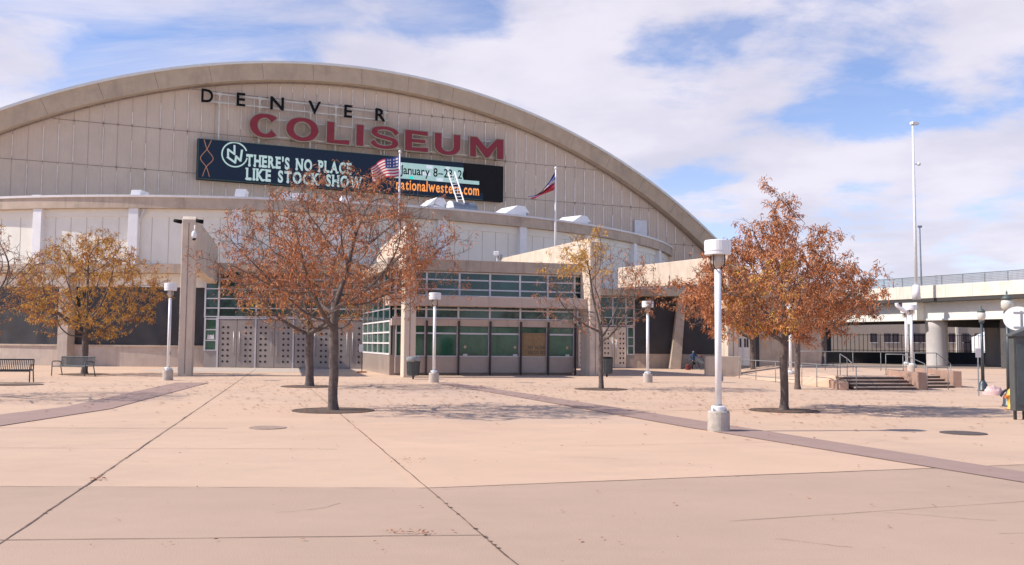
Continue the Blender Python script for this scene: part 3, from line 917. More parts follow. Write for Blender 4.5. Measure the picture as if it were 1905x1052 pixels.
def run_text(mb, txt, x0, x1, zb, zx, y0, y1, bold=.02, serif=None, space=.33, gap=.10):
    """a line of text stretched to x0..x1; zb baseline, zx cap height top"""
    ws = []
    for ch in txt:
        if ch == ' ': ws.append(None)
        else:
            bb = glyph(ch, bold)[2]; ws.append(bb)
    tot = sum((space if b is None else (b[1] - b[0])) for b in ws) + gap * (len(txt) - 1)
    sx = (x1 - x0) / tot
    capbb = glyph('H', bold)[2]; cap = capbb[3]
    sz = (zx - zb) / cap
    x = x0
    for ch, b in zip(txt, ws):
        if b is None: x += (space + gap) * sx; continue
        w = (b[1] - b[0]) * sx
        put_glyph(mb, ch, x, x + w, zb + b[2] * sz, zb + b[3] * sz, y0, y1, bold)
        if serif:
            st = (zx - zb) * .13; e = serif * sx
            feet = {'T': [(.5, 0)], 'H': [(.1, 0), (.9, 0), (.1, 1), (.9, 1)], 'E': [(.12, 0), (.12, 1)], 'R': [(.12, 0), (.12, 1), (.9, 0)], 'N': [(.12, 0), (.12, 1), (.9, 1)],
                    'P': [(.12, 0), (.12, 1)], 'L': [(.12, 0), (.12, 1)], 'A': [(.06, 0), (.94, 0)], 'I': [(.5, 0), (.5, 1)], 'K': [(.12, 0), (.12, 1), (.9, 0), (.85, 1)], 'W': [(.08, 1), (.92, 1)],
                    'n': [(.12, 0), (.88, 0)], 'm': [(.08, 0), (.5, 0), (.92, 0)], 'l': [(.5, 0)], 'i': [(.5, 0)], 'r': [(.2, 0)], 'u': [(.9, 0)], 'a': [(.9, 0)], 'w': [(.1, .72), (.9, .72)], 'J': [(.9, 1)]}.get(ch, [])
            for fx, fz in feet:
                cx = x + w * fx; zz_ = zb if fz == 0 else (zb + (zx - zb) * fz - st)
                mb.box(cx - e, cx + e, y0 - .001, y1, zz_, zz_ + st)
        x += w + gap * sx


# DENVER
den = thing('letter_sign', 'spaced black capital letters reading DENVER on cream rails, topmost sign on the gable', 'sign', FM @ Vector((-33, .5, 13)), R(24))
DL = [('D', 374, 396), ('E', 440, 456), ('N', 503, 528), ('V', 574, 597), ('E', 641, 655), ('R', 699, 717)]
for ch, a, b in DL:
    x0, _ = PL(a, 200, .15); x1, _ = PL(b, 200, .15)
    mb = MB(FM); put_glyph(mb, ch, x0, x1, 19.33, 20.32, .10, .26, .012)
    mb.build('letter', 'black', den)
mb = MB(FM)
xa, _ = PL(384, 200, .3); xb, _ = PL(722, 200, .3)
for z in (19.46, 20.1): mb.box(xa, xb, .30, .38, z - .04, z + .04)
mb.build('rail', 'signrail', den)
for px in (408, 483, 578, 625, 716):
    x, _ = PL(px, 200, .45)
    MB(FM).box(x - .055, x + .055, .38, .5, 16.3, 20.2).box(x - .14, x + .14, .36, .52, 20.0, 20.24).box(x - .14, x + .14, .36, .52, 19.36, 19.56).build('post', 'signrail', den)

# COLISEUM
col_s = thing('letter_sign', 'wide maroon capital letters reading COLISEUM with tan outline on the gable', 'sign', FM @ Vector((-26, .5, 13)), R(24))
CLT = [('C', 462, 523), ('O', 530, 594), ('L', 606, 652), ('I', 661, 678), ('S', 687, 744), ('E', 752, 798), ('U', 807, 858), ('M', 873, 938)]
VW, HW = .56, .27


def offset_poly(P, e):
    n_ = len(P); A = sum(P[i][0] * P[(i + 1) % n_][1] - P[(i + 1) % n_][0] * P[i][1] for i in range(n_))
    sg = 1 if A > 0 else -1; out = []
    for i in range(n_):
        p0, p, p1 = Vector(P[i - 1]), Vector(P[i]), Vector(P[(i + 1) % n_])
        u_, v_ = (p - p0).normalized(), (p1 - p).normalized()
        n0_, n1_ = Vector((u_.y, -u_.x)) * sg, Vector((v_.y, -v_.x)) * sg
        m_ = n0_ + n1_; k_ = max(.35, 1 + n0_.dot(n1_)); out.append(tuple(p + m_ * e / k_))
    return out


def ribbon(mb, pts, e, y0, y1, wf=None):
    """closed band along pts whose width depends on the stroke's direction"""
    n_ = len(pts); Lf, Rt = [], []
    pts = [Vector(p) for p in pts]
    for i, p in enumerate(pts):
        t = (pts[min(i + 1, n_ - 1)] - pts[max(i - 1, 0)]).normalized()
        w = HW + (VW - HW) * abs(t.y) ** 1.3
        if wf: w *= wf(i / (n_ - 1))
        nn = Vector((-t.y, t.x)); q = p + (t * (-e if i == 0 else e) if i in (0, n_ - 1) else Vector((0, 0)))
        Lf.append(q + nn * (w / 2 + e)); Rt.append(q - nn * (w / 2 + e))
    P = [(a.x, y0, a.y) for a in Lf] + [(a.x, y0, a.y) for a in Rt] + [(a.x, y1, a.y) for a in Lf] + [(a.x, y1, a.y) for a in Rt]
    F = []
    for i in range(n_ - 1):
        a, b, c, d = i, i + 1, n_ + i + 1, n_ + i
        F += [(a, b, c, d), (2 * n_ + a, 2 * n_ + d, 2 * n_ + c, 2 * n_ + b), (a, 2 * n_ + a, 2 * n_ + b, b), (d, c, 2 * n_ + c, 2 * n_ + d)]
    F += [(0, n_, 3 * n_, 2 * n_), (n_ - 1, 3 * n_ - 1, 4 * n_ - 1, 2 * n_ - 1)]
    mb.add(P, F)


def big_letter(ch, x0, x1, z0, z1, e, y0, y1):
    mb = MB(FM); w, h = x1 - x0, z1 - z0; cx, cz = (x0 + x1) / 2, (z0 + z1) / 2
    EL = lambda a0, a1, n_, kx=1.0: [(cx + (w / 2 - VW / 2) * math.cos(R(a0 + (a1 - a0) * i / n_)) * kx, cz + (h / 2 - HW / 2) * math.sin(R(a0 + (a1 - a0) * i / n_))) for i in range(n_ + 1)]
    if ch == 'O': ribbon(mb, EL(0, 360, 48), 0, y0, y1) if e == 0 else ribbon(mb, EL(0, 360, 48), e, y0, y1)
    elif ch == 'C': ribbon(mb, EL(38, 322, 40), e, y0, y1, lambda t: 1 + .25 * (max(0, .12 - t) + max(0, t - .88)) / .12)
    elif ch == 'S':
        pts = smooth_s([(.93, .70), (.80, .86), (.52, .935), (.22, .87), (.14, .70), (.28, .565), (.55, .50), (.80, .42), (.87, .27), (.76, .125), (.48, .065), (.20, .13), (.06, .30)])
        ribbon(mb, [(x0 + u * w, z0 + v * h) for u, v in pts], e, y0, y1, lambda t: .78 + .12 * math.sin(t * math.pi))
    elif ch == 'U':
        pts = [(x0 + VW / 2, z1)] + [(x0 + VW / 2 + (w / 2 - VW / 2) * (1 - math.cos(R(a))), z0 + h * .44 - (h * .44 - HW / 2) * math.sin(R(a))) for a in range(0, 181, 9)] + [(x1 - VW / 2, z1)]
        ribbon(mb, pts, e, y0, y1)
    else:
        s_ = VW; hh = HW
        P = {'I': [(x0, z0), (x1, z0), (x1, z1), (x0, z1)],
             'L': [(x0, z0), (x1, z0), (x1, z0 + hh * 1.25), (x0 + s_, z0 + hh), (x0 + s_, z1), (x0, z1)],
             'E': [(x0, z0), (x1, z0), (x1, z0 + hh * 1.25), (x0 + s_, z0 + hh), (x0 + s_, cz - hh * .45), (x1 - w * .12, cz - hh * .45), (x1 - w * .12, cz + hh * .5), (x0 + s_, cz + hh * .5), (x0 + s_, z1 - hh), (x1 - w * .02, z1 - hh * 1.2), (x1 - w * .02, z1), (x0, z1)],
             'M': [(x0, z0), (x0 + s_ * .9, z0), (x0 + s_ * .9, z1 - h * .36), (cx - .10, z0), (cx + .12, z0), (x1 - s_, z1 - h * .36), (x1 - s_, z0), (x1, z0), (x1, z1), (x1 - s_ * 1.05, z1), (cx + .02, z0 + h * .46), (x0 + s_ * 1.05, z1), (x0, z1)]}[ch]
        mb.extr(offset_poly(P, e) if e else P, y0, y1)
    return mb


def smooth_s(P, n=5):
    out = []
    for i in range(len(P) - 1):
        p0 = P[max(i - 1, 0)]; p1 = P[i]; p2 = P[i + 1]; p3 = P[min(i + 2, len(P) - 1)]
        for k in range(n):
            t = k / n
            out.append(tuple(.5 * ((2 * b) + (-a + c) * t + (2 * a - 5 * b + 4 * c - d) * t * t + (-a + 3 * b - 3 * c + d) * t ** 3) for a, b, c, d in zip(p0, p1, p2, p3)))
    return out + [P[-1]]


for ch, a, b in CLT:
    x0, _ = PL(a, 250, 0); x1, _ = PL(b, 250, 0); x0 += .09; x1 -= .09
    z0, z1 = (17.06 if ch in 'COSU' else 17.12), (18.86 if ch in 'COS' else 18.78)
    lt = big_letter(ch, x0, x1, z0, z1, .085, -.02, .22).build('letter', 'tan', col_s)
    big_letter(ch, x0, x1, z0, z1, 0, -.06, -.021).build('face', 'red', lt)
mb = MB(FM)
xa, _ = PL(470, 200, .3); xb, _ = PL(936, 200, .3)
for z in (17.25, 18.6): mb.box(xa, xb, .30, .38, z - .035, z + .035)
mb.build('rail', 'signrail', col_s)
for px in (481, 577, 624, 709, 756, 842, 903):
    x, _ = PL(px, 250, .45)
    MB(FM).box(x - .05, x + .05, .381, .5, 16.3, 18.9).build('post', 'signrail', col_s)

# electronic display
led = thing('display_board', 'long electronic display board with stock show message, dark at its right end', 'display board', FM @ Vector((-28, .4, 13.5)), R(24))
LX0, LX1, LZ0, LZ1 = -40.35, -15.72, 13.53, 16.55
cab = MB(FM).box(LX0, LX1, .12, .62, LZ0, LZ1).build('cabinet', 'leddead', led)
MB(FM).box(LX0, LX0 + .09, .05, .119, LZ0, LZ1).box(LX0 + .09, -17.6, .05, .119, LZ0, LZ0 + .07).box(LX0 + .09, -20, .05, .119, LZ1 - .05, LZ1).build('frame', 'ledframe', led)
xk, _ = PL(862, 330, .1)
scr = MB(FM).box(LX0 + .1, xk, .09, .118, LZ0 + .08, LZ1 - .06).build('screen', 'led', led)
x1b, _ = PL(891, 360, .1); x1c, _ = PL(899, 370, .1)
MB(FM).box(xk + .002, x1b, .09, .118, LZ0 + .08, LZ0 + 1.12).box(x1b + .002, x1c, .09, .118, LZ0 + .08, LZ0 + .6).build('screen_edge', 'led', led)


def LP(zx, zy):   # pixel of the 6.35x enlargement from (360, 240) -> facade local
    return PL(360 + zx / 6.35, 240 + zy / 6.35, .085)


def stroke(mb, pts, w, y0, y1):
    for (a, b), (c, d) in zip(pts[:-1], pts[1:]):
        v = Vector((c - a, d - b)); L = v.length; v.normalize(); n_ = Vector((-v.y, v.x)) * w / 2; e = v * w * .35
        mb.extr([(a - n_.x - e.x, b - n_.y - e.y), (c - n_.x + e.x, d - n_.y + e.y), (c + n_.x + e.x, d + n_.y + e.y), (a + n_.x - e.x, b + n_.y - e.y)], y0, y1)


mb = MB(FM)
cx, cz = LP(487, 305)
rr = .92
ring = []
for i in range(34):
    a = R(-18 - i * 324 / 33 * 1.0) if False else R(25 + i * (322 / 33))
    ring.append((cx + rr * math.cos(a), cz + rr * math.sin(a)))
stroke(mb, ring, .10, .078, .089)
stroke(mb, [LP(*q) for q in ((408, 330), (408, 243), (484, 300), (484, 200))], .14, .078, .089)
stroke(mb, [LP(*q) for q in ((402, 335), (492, 400), (503, 325), (555, 378), (572, 255))], .15, .077, .0885)
mb.build('emblem', 'ledwhite', scr)
mb = MB(FM)


def smooth_pts(P, n=6):
    out = []
    for i in range(len(P) - 1):
        p0 = P[max(i - 1, 0)]; p1 = P[i]; p2 = P[i + 1]; p3 = P[min(i + 2, len(P) - 1)]
        for k in range(n):
            t = k / n
            out.append(tuple(.5 * ((2 * b) + (-a + c) * t + (2 * a - 5 * b + 4 * c - d) * t * t + (-a + 3 * b - 3 * c + d) * t ** 3) for a, b, c, d in zip(p0, p1, p2, p3)))
    return out + [P[-1]]


stroke(mb, smooth_pts([LP(*q) for q in ((125, 125), (160, 240), (232, 355), (150, 450), (106, 560))]), .045, .078, .089)
stroke(mb, smooth_pts([LP(*q) for q in ((215, 130), (160, 240), (82, 345), (150, 450), (188, 565))]), .045, .0775, .0885)
mb.build('ornament', 'ledthin', scr)
mb = MB(FM)
xa, za = LP(620, 430); xb, _ = LP(1865, 480)
z1a, _z = LP(625, 305)[1], 0
run_text(mb, "THERE'S NO PLACE", xa, xb, za - .03, z1a + .05, .078, .089, .040, .13, .40, .12)
xa2, za2 = LP(620, 590); z2a = LP(620, 465)[1]
xb2 = LP(1990, 600)[0]
run_text(mb, "LIKE STOCK SHOW", xa2, xb2, za2 - .05, z2a + .04, .078, .089, .040, .13, .40, .12)
mb.build('message', 'ledwhite', scr)
# date bar
dx0, _ = PL(735, 320, .085); zt = PL(742, 302, .085)[1]; zb_ = PL(742, 332, .085)[1]
bar = MB(FM).box(dx0, xk - .005, .072, .0895, zb_, zt).box(xk - .004, x1b, .072, .0895, zb_, zb_ + .3).build('date_bar', 'ledpale', led)
run = MB(FM)
xe, _ = PL(868, 330, .085)
run_text(run, "January 8\u201323, 20", dx0 + .42, xe, zb_ + .38, zb_ + 1.08, .062, .071, .012, .07, .26, .07)
run.build('date_text', 'black', bar)
rp = random.Random(8); mb = MB(FM)
for _ in range(9):
    x = rp.uniform(dx0, xk - .6); z = rp.choice([zb_ + .02, zt - .32, zt - .3, zb_ + .4])
    mb.box(x, x + rp.uniform(.25, .6), .0715, .0719, z, z + .28)
mb.build('bright_patch', 'ledpatch', bar)
x, _ = PL(765, 330, .085)
MB(FM).box(x - .17, x + .17, .0705, .0714, zb_ + .02, zb_ + .24).build('teal_patch', 'ledteal', bar)
mb = MB(FM)
xa, _ = PL(737, 350, .085); xb, _ = PL(891, 360, .085)
zb2 = PL(860, 362, .085)[1]
run_text(mb, "nationalwestern.com", xa, xb, zb2 + .02, zb2 + .86, .074, .089, .018, .07, .3, .10)
mb.build('web_text', 'ledorange', scr)
x, _ = PL(905, 370, .085)
# plywood writing, two short hand-painted rows as in the photograph
for row, (t_, z) in enumerate((('FAY AU SUB', 1.34), ('303 273 1102', 1.08))):
    mb = MB(BF); run_text(mb, t_, mull[4] + .42, mull[5] - .16, z, z + .17, -.014, -.0101, .012, None, .35, .16)
    p_ = [o for o in bpy.data.objects if o.name.startswith('plywood_sheet')][0]
    mb.build('painted_writing', 'darkmetal', booth)

# ------------------------------------------------------------------ things on the drum roof


def wedge(px0, px1, pyb, h, label, back=1.6):
    """sheet metal vent hood: sloping to the left, open dark face right"""
    inv = FM.inverted()
    th = drum_theta((px0 + px1) / 2, 37.6)
    th0, th1 = drum_theta(px0, 37.6), drum_theta(px1, 37.6)
    w = abs(th1 - th0) * 37.6
    c = Vector((DC[0] + 37.3 * math.sin(th), DC[1] - 37.3 * math.cos(th), 10.56))
    wc = FM @ c; ang = R(24) + th
    t_ = thing('roof_vent', label, 'roof vent', wc, ang, 'roof vents on the drum roof')
    T = frame(wc.x, wc.y, ang, wc.z)
    a = w * .5
    MB(T).extr([(-a, 0), (a * .72, 0), (a * .72, h * .45), (a * .98, h * .45), (a * .62, h), (a * .1, h)], -.3, back).build('hood', 'whitepaint', t_, bevel=.01)
    MB(T).box(a * .72 + .002, a * .9, -.2, back - .1, 0, h * .42).build('louvre', 'galv', t_)
    MB(T).box(-a * 1.03, a * 1.0, -.34, back + .04, -.03, -.002).build('curb', 'flash', t_)
    return t_


wedge(787, 833, 385, .8, 'white wedge shaped roof vent left of the galvanised barrel vent')
wedge(934, 986, 400, .8, 'white wedge shaped roof vent between the barrel vent and the red white and blue flag')
wedge(1060, 1100, 418, .75, 'rightmost white wedge roof vent on the curved lobby roof')
for px, lab, hh in ((247, 'small white box vent on the lobby roof left of the display board', .45), (443, 'white box vent below the left part of the display board', .62), (60, 'low white vent at the far left of the lobby roof', .2), (540, 'wide white vent behind the top of the big rust tree', .5), (642, 'white vent behind the right side of the big rust tree crown', .5)):
    th = drum_theta(px, 37.6); c = FM @ Vector((DC[0] + 37.2 * math.sin(th), DC[1] - 37.2 * math.cos(th), 10.56))
    T = frame(c.x, c.y, R(24) + th, c.z)
    w = .8 if px == 540 else .32
    t_ = thing('roof_vent', lab, 'roof vent', c, R(24) + th, 'roof vents on the drum roof')
    MB(T).extr([(-w, 0), (w * .9, 0), (w * 1.25, hh), (-w * .7, hh)], -.3, .9).build('hood', 'whitepaint', t_, bevel=.01)
    MB(T).box(-w * 1.05, w * 1.02, -.34, .94, -.03, -.002).build('curb', 'flash', t_)
# barrel vent
th = drum_theta(862, 37.6); c = FM @ Vector((DC[0] + 37.2 * math.sin(th), DC[1] - 37.2 * math.cos(th), 10.58))
T = frame(c.x, c.y, R(24) + th, c.z)
bv = thing('barrel_vent', 'galvanised half barrel vent on the lobby roof below the display board', 'roof vent', c, R(24) + th)
prof = [(-.65, 0)] + [(-.65 * math.cos(math.pi * i / 12), .1 + .58 * math.sin(math.pi * i / 12)) for i in range(13)] + [(.65, 0)]
MB(T).extr(prof, -.85, .95, 'x').build('barrel', 'galv', bv, smooth=False)
MB(T).extr(prof, -.90, -.852, 'x').build('end_cap', 'whitepaint', bv)
# ladder
ld = thing('ladder', 'white ladder leaning from the curved lobby roof up against the display board', 'ladder', c, R(24) + th)
pa, pb = AT(852, 378, c.y - .5), AT(834, 322, c.y + 2.2)
pc, pd = AT(864, 378, c.y - .5), AT(846, 320, c.y + 2.2)
for a, b in ((pa, pb), (pc, pd)): MB().tube([a, b], .05, 6).build('rail', 'whitepaint', ld)
for i in range(1, 10):
    MB().tube([pa.lerp(pb, i / 10), pc.lerp(pd, i / 10)], .025, 6).build('rung', 'whitepaint', ld)

# ------------------------------------------------------------------ flags


def flagpole(x, y, z0, z1, label):
    t_ = thing('flagpole', label, 'flagpole', (x, y, z0), 0, 'flagpoles above the ticket booth')
    MB().tube([(x, y, z0), (x, y, z0 + (z1 - z0) * .6), (x, y, z1)], [.07, .06, .04], 10).build('pole', 'whitepaint', t_, smooth=True)
    MB().lathe([(.02, z1), (.07, z1 + .04), (.085, z1 + .1), (.06, z1 + .17), (.01, z1 + .2)], (x, y, 0), 12).build('finial', 'whitepaint', t_, smooth=True)
    MB().box(x - .16, x + .16, y - .16, y + .16, z0, z0 + .06).build('base_plate', 'galv', t_)


p1 = AT(744, 286, 51.5); flagpole(p1.x, p1.y, 5.78, p1.z, 'white flagpole flying the striped stars flag in front of the display board')
p2 = AT(1034, 316, 55.0); flagpole(p2.x, p2.y, 5.35, p2.z, 'white flagpole with the folded red, white and blue flag right of the display board')


def flag_grid(outline, NU, NV, colour, t_, ripple=.12):
    """outline(u, v) -> world point; colour(u, v) -> part key; one mesh per colour"""
    parts = {}
    for i in range(NU):
        for j in range(NV):
            k = colour((i + .5) / NU, (j + .5) / NV)
            mb = parts.setdefault(k, MB())
            mb.add([outline(i / NU, j / NV), outline((i + 1) / NU, j / NV), outline((i + 1) / NU, (j + 1) / NV), outline(i / NU, (j + 1) / NV)], [(0, 1, 2, 3)])
    for (nm, mt), mb in parts.items(): mb.build(nm, mt, t_, smooth=True)


us = thing('flag', 'striped red and white flag with a starred blue canton streaming left from its pole', 'flag', p1 - Vector((.05, 0, 3)))
Yf = 51.5


def us_out(u, v):     # u 0 at the pole -> 1 fly, v 0 top -> 1 bottom
    tp = [(743, 290), (722, 294), (703, 302), (690, 310)]
    bt = [(742, 327), (722, 331), (706, 336), (694, 340)]
    def cur(P, t):
        k = min(int(t * 3), 2); f = t * 3 - k; return Vector(P[k]).lerp(Vector(P[k + 1]), f)
    p = cur(tp, u).lerp(cur(bt, u), v)
    p.y += 1.5 * math.sin(u * 9 + v)
    return AT(p.x, p.y, Yf + .25 * math.sin(u * 11 + v * 2.0) * (.3 + u))


def us_col(u, v):
    if u < .42 and v < .54:
        i, j = int(u / .42 * 9), int(v / .54 * 7)
        return ('star_field', 'flagwhite') if (i % 2 == 1 and j % 2 == 1) else ('canton', 'flagblue')
    return ('stripe', 'flagred') if int(v * 13) % 2 == 0 else ('white_stripe', 'flagwhite')


flag_grid(us_out, 28, 26, us_col, us)
dn = thing('flag', 'folded red, white and blue city flag drooping to the left of its pole', 'flag', p2 - Vector((.05, 0, 3)))


def dn_out(u, v):
    tp = [(1033, 319), (1022, 338), (1008, 356), (996, 364), (982, 366)]
    bt = [(1031, 354), (1018, 359), (1005, 364), (997, 369), (990, 371)]
    def cur(P, t):
        k = min(int(t * 4), 3); f = t * 4 - k; return Vector(P[k]).lerp(Vector(P[k + 1]), f)
    p = cur(tp, u).lerp(cur(bt, u), v)
    return AT(p.x, p.y, 55 + .22 * math.sin(u * 10 + v * 5) * (.2 + u) + .12 * math.sin(v * 14))


def dn_col(u, v):
    w = .40 + .13 * abs(((u * 3) % 2) - 1)
    if v < w - .12: return ('blue_field', 'flagblue')
    if v < w + .06: return ('white_zigzag', 'flagwhite')
    return ('red_field', 'flagred')


flag_grid(dn_out, 24, 24, dn_col, dn)

# ------------------------------------------------------------------ cameras, floodlights, notice stand


def dome_cam(p, label):
    t_ = thing('security_camera', label, 'security camera', p)
    MB().lathe([(.05, .0), (.1, .04), (.12, .14), (.11, .26), (.06, .34)], p, 14).build('housing', 'whitepaint', t_, smooth=True)
    MB().lathe([(.02, -.10), (.08, -.06), (.1, 0)], p, 14).build('dome', 'hole', t_, smooth=True)
    MB().tube([p + Vector((0, 0, .3)), p + Vector((0, .1, .6)), p + Vector((-.15, .45, .62))], .03, 8).build('bracket', 'whitepaint', t_, smooth=True)


dome_cam(AT(361, 444, 43.1), 'white dome camera on a bracket near the top of the leftmost fin')
t_ = thing('security_camera', 'white camera standing on the ticket booth roof edge', 'security camera', AT(925, 487, 48.6))
c = AT(925, 476, 48.6)
MB().box(c.x - .18, c.x + .1, c.y - .12, c.y + .25, c.z + .0, c.z + .22).build('housing', 'whitepaint', t_, bevel=.03)
MB().lathe([(.05, -.22), (.12, -.14), (.13, 0), (.1, .05)], (c.x + .16, c.y, c.z), 12).build('dome', 'galv', t_, smooth=True)
MB().tube([(c.x, c.y + .1, 5.79), (c.x, c.y + .1, c.z)], .035, 8).build('stem', 'whitepaint', t_)
for px, sd, lab in ((331, -1, 'black floodlight on the left side of the leftmost fin top'), (371, 1, 'black floodlight on the right side of the leftmost fin top')):
    c = AT(px, 412, 43.5)
    t_ = thing('floodlight', lab, 'floodlight', c, 0, 'floodlights on the fin top')
    MB().tube([(c.x - .17, c.y, c.z + .03), (c.x + .17, c.y - .05, c.z - .03)], [.08, .10], 10).build('head', 'black', t_, smooth=True)
    MB().tube([(c.x, c.y, c.z), (c.x - sd * .35, c.y + .1, c.z + .02)], .025, 6).build('arm', 'black', t_)
th = drum_theta(292, 38.2); q_ = FM @ Vector((DC[0] + 38.2 * math.sin(th), DC[1] - 38.2 * math.cos(th), 6.3))
g = G(673, 694)
st = thing('sign_stand', 'thin dark sign stand on a rust red foot beside the grid window', 'sign stand', g)
MB().obox(g + Vector((0, 0, .05)), .24, .16, .03).build('base', 'redbase', st)
MB().tube([g + Vector((0, 0, .05)), g + Vector((0, 0, 1.35))], .022, 8).build('post', 'darkmetal', st)
MB().box(g.x - .17, g.x + .04, g.y - .03, g.y - .023, 1.1, 1.5).build('plate', 'alu', st)

# ------------------------------------------------------------------ white globe-less plaza lamps


def plaza_lamp(loc, label):
    t_ = thing('plaza_lamp', label, 'lamp post', loc, 0, 'white plaza lamp posts')
    c = Vector(loc)
    MB().lathe([(.205, 0), (.205, .36), (.19, .385), (.0, .386)], c, 28).build('concrete_base', 'conc_base', t_, smooth=False)
    MB().lathe([(.14, .386), (.14, .46), (.12, .475), (.065, .48)], c, 24).build('flange', 'lampwhite', t_)
    mb = MB()
    for k in range(4):
        a = math.pi / 4 + k * math.pi / 2; mb.lathe([(.014, .38), (.014, .42), (.006, .44)], (c.x + .165 * math.cos(a), c.y + .165 * math.sin(a), 0), 6)
    mb.build('anchor_bolts', 'galv', t_)
    MB().lathe([(.068, .482), (.068, .50), (.064, .505)], c, 20).build('collar', 'galv', t_)
    MB().tube([c + Vector((0, 0, .48)), c + Vector((0, 0, 3.04))], .062, 20).build('pole', 'lampwhite', t_, smooth=True)
    MB().box(c.x + .035, c.x + .085, c.y - .03, c.y + .03, .93, 1.06).build('access_hatch', 'galv', t_)
    mb = MB()
    for k in range(4):
        a = math.pi / 4 + k * math.pi / 2
        q = Vector((math.cos(a), math.sin(a), 0))
        mb.tube([c + q * .03 + Vector((0, 0, 3.03)), c + q * .11 + Vector((0, 0, 3.05)), c + q * .15 + Vector((0, 0, 3.12)), c + q * .15 + Vector((0, 0, 3.33))], .012, 6)
    mb.build('cage', 'blackrail', t_, smooth=True)
    MB().lathe([(.115, 3.32), (.12, 3.16), (.05, 3.07)], c, 18).build('lens', 'lens', t_, smooth=True)
    MB().lathe([(.2, 3.31), (.245, 3.315), (.245, 3.36), (.235, 3.365), (.235, 3.375), (.25, 3.38), (.25, 3.57), (.235, 3.585), (.0, 3.60)], c, 30).build('head', 'lampwhite', t_, smooth=False)
    return t_


M['lens'] = mat('lamp_lens', (0.5, 0.42, 0.36), 0.15, 0.1)
gn = G(1337, 803)
lamp0 = plaza_lamp((gn.x, gn.y, 0), 'nearest and largest white plaza lamp post in front of the right rust tree')
for px, py, hh, lab in ((312, 708, 1.10, 'white lamp post beside the leftmost concrete fin, green stained base'), (807, 712, 1.02, 'white lamp post in front of the ticket booth next to the bin'),
                    (1205, 712, .97, 'white lamp post in front of the right dark mesh screens'), (1471, 709, 1.0, 'white lamp post partly hidden behind the right rust tree trunk')):
    g = G(px, py)
    dup(lamp0, g, 0, lab, (1, 1, hh))

# terrace lamps
M['lampgrey'] = M['galv']


# ------------------------------------------------------------------ bins, benches
def bin_(px, py, label, s=1.0, bag=True):
    g = G(px, py)
    t_ = thing('litter_bin', label, 'litter bin', g)
    MB().tube([g, g + Vector((0, 0, .2))], .035, 8).build('stem', 'black', t_)
    MB().lathe([(.24, .16), (.25, .2), (.29, .9), (.30, .93)], g, 20).build('body', 'bin', t_, smooth=True)
    mb = MB()
    for k in range(20):
        a = 2 * math.pi * k / 20; q = Vector((math.cos(a), math.sin(a), 0))
        mb.tube([g + q * .262 + Vector((0, 0, .2)), g + q * .303 + Vector((0, 0, .9))], .010, 4)
    mb.build('slat', 'postdark', t_)
    if bag:
        rr_ = random.Random(px)
        o_ = len(mb.v); m2 = MB(); m2.lathe([(.30, .78), (.325, .86), (.32, .95), (.31, .99), (.27, .985)], g, 24)
        for v in m2.v: v.z += rr_.uniform(-.03, .03); 
        m2.build('bag', 'bag', t_, smooth=True)
    else:
        MB().lathe([(.31, .92), (.31, .96), (.2, 1.0)], g, 20).build('rim', 'black', t_, smooth=True)
    return t_


bin_(768.5, 706, 'grey green litter bin with pale bag beside the concrete fin')
bin_(1129, 702, 'dark green litter bin behind the slender tree', bag=False)


def bench(cx, cy, ang, L, label, slats, mt):
    t_ = thing('park_bench', label, 'bench', (cx, cy, 0), ang, 'benches on the left of the plaza')
    T = frame(cx, cy, ang)
    # seat y 0 (front) .. .45 (back) ; back rises at y .5
    h = L / 2
    mb = MB(T)
    n_ = int(L / .065)
    if slats:
        for k in range(n_):
            x = -h + .06 + (L - .12) * k / (n_ - 1)
            mb.tube([(x, .45, .44), (x, .50, .60), (x, .56, .84)], .016, 5)
    else:
        for k in range(n_ * 2):
            x = -h + .04 + (L - .08) * k / (n_ * 2 - 1)
            mb.tube([(x, .47, .47), (x, .56, .83)], .009, 4)
    mb.build('backrest', mt, t_)
    MB(T).tube([(-h, .56, .85), (h, .56, .85)], .024, 8).tube([(-h, .46, .46), (h, .46, .46)], .022, 8).build('back_rail', mt, t_)
    mb = MB(T)
    for k in range(n_):
        x = -h + .04 + (L - .08) * k / (n_ - 1)
        mb.box(x - .022, x + .022, .0, .46, .43, .445)
    mb.tube([(-h, 0, .43), (h, 0, .43)], .024, 8).build('seat', mt, t_)
    for sx in (-1, 1):
        x = sx * h
        MB(T).tube([(x, .0, 0), (x, .0, .62), (x, .05, .65), (x, .40, .65), (x, .5, .60)], .022, 8).build('armrest', mt, t_, smooth=True)
        MB(T).tube([(x, .62, 0), (x, .50, .44), (x, .56, .85)], .022, 8).build('leg', mt, t_, smooth=True)
    return t_


ga = G(60, 712)
bench(-18.85, 34.9, R(14), 1.95, 'dark steel bench with vertical slats at the left edge of the plaza', True, 'blackrail')
gb = G(87, 700); gb2 = G(172, 700)
bench((gb.x + gb2.x) / 2, 41.8, R(-19), (gb2.x - gb.x) * 1.02, 'dark steel bench with fine mesh back in front of the golden tree', False, 'benchgrey')
g = G(1322, 690)
bench(g.x + .3, 62.0, 0, 2.0, 'grey bench in the shade under the right mesh screen', False, 'railgrey')['group'] = 'bench under the right screen'

# ------------------------------------------------------------------ trees


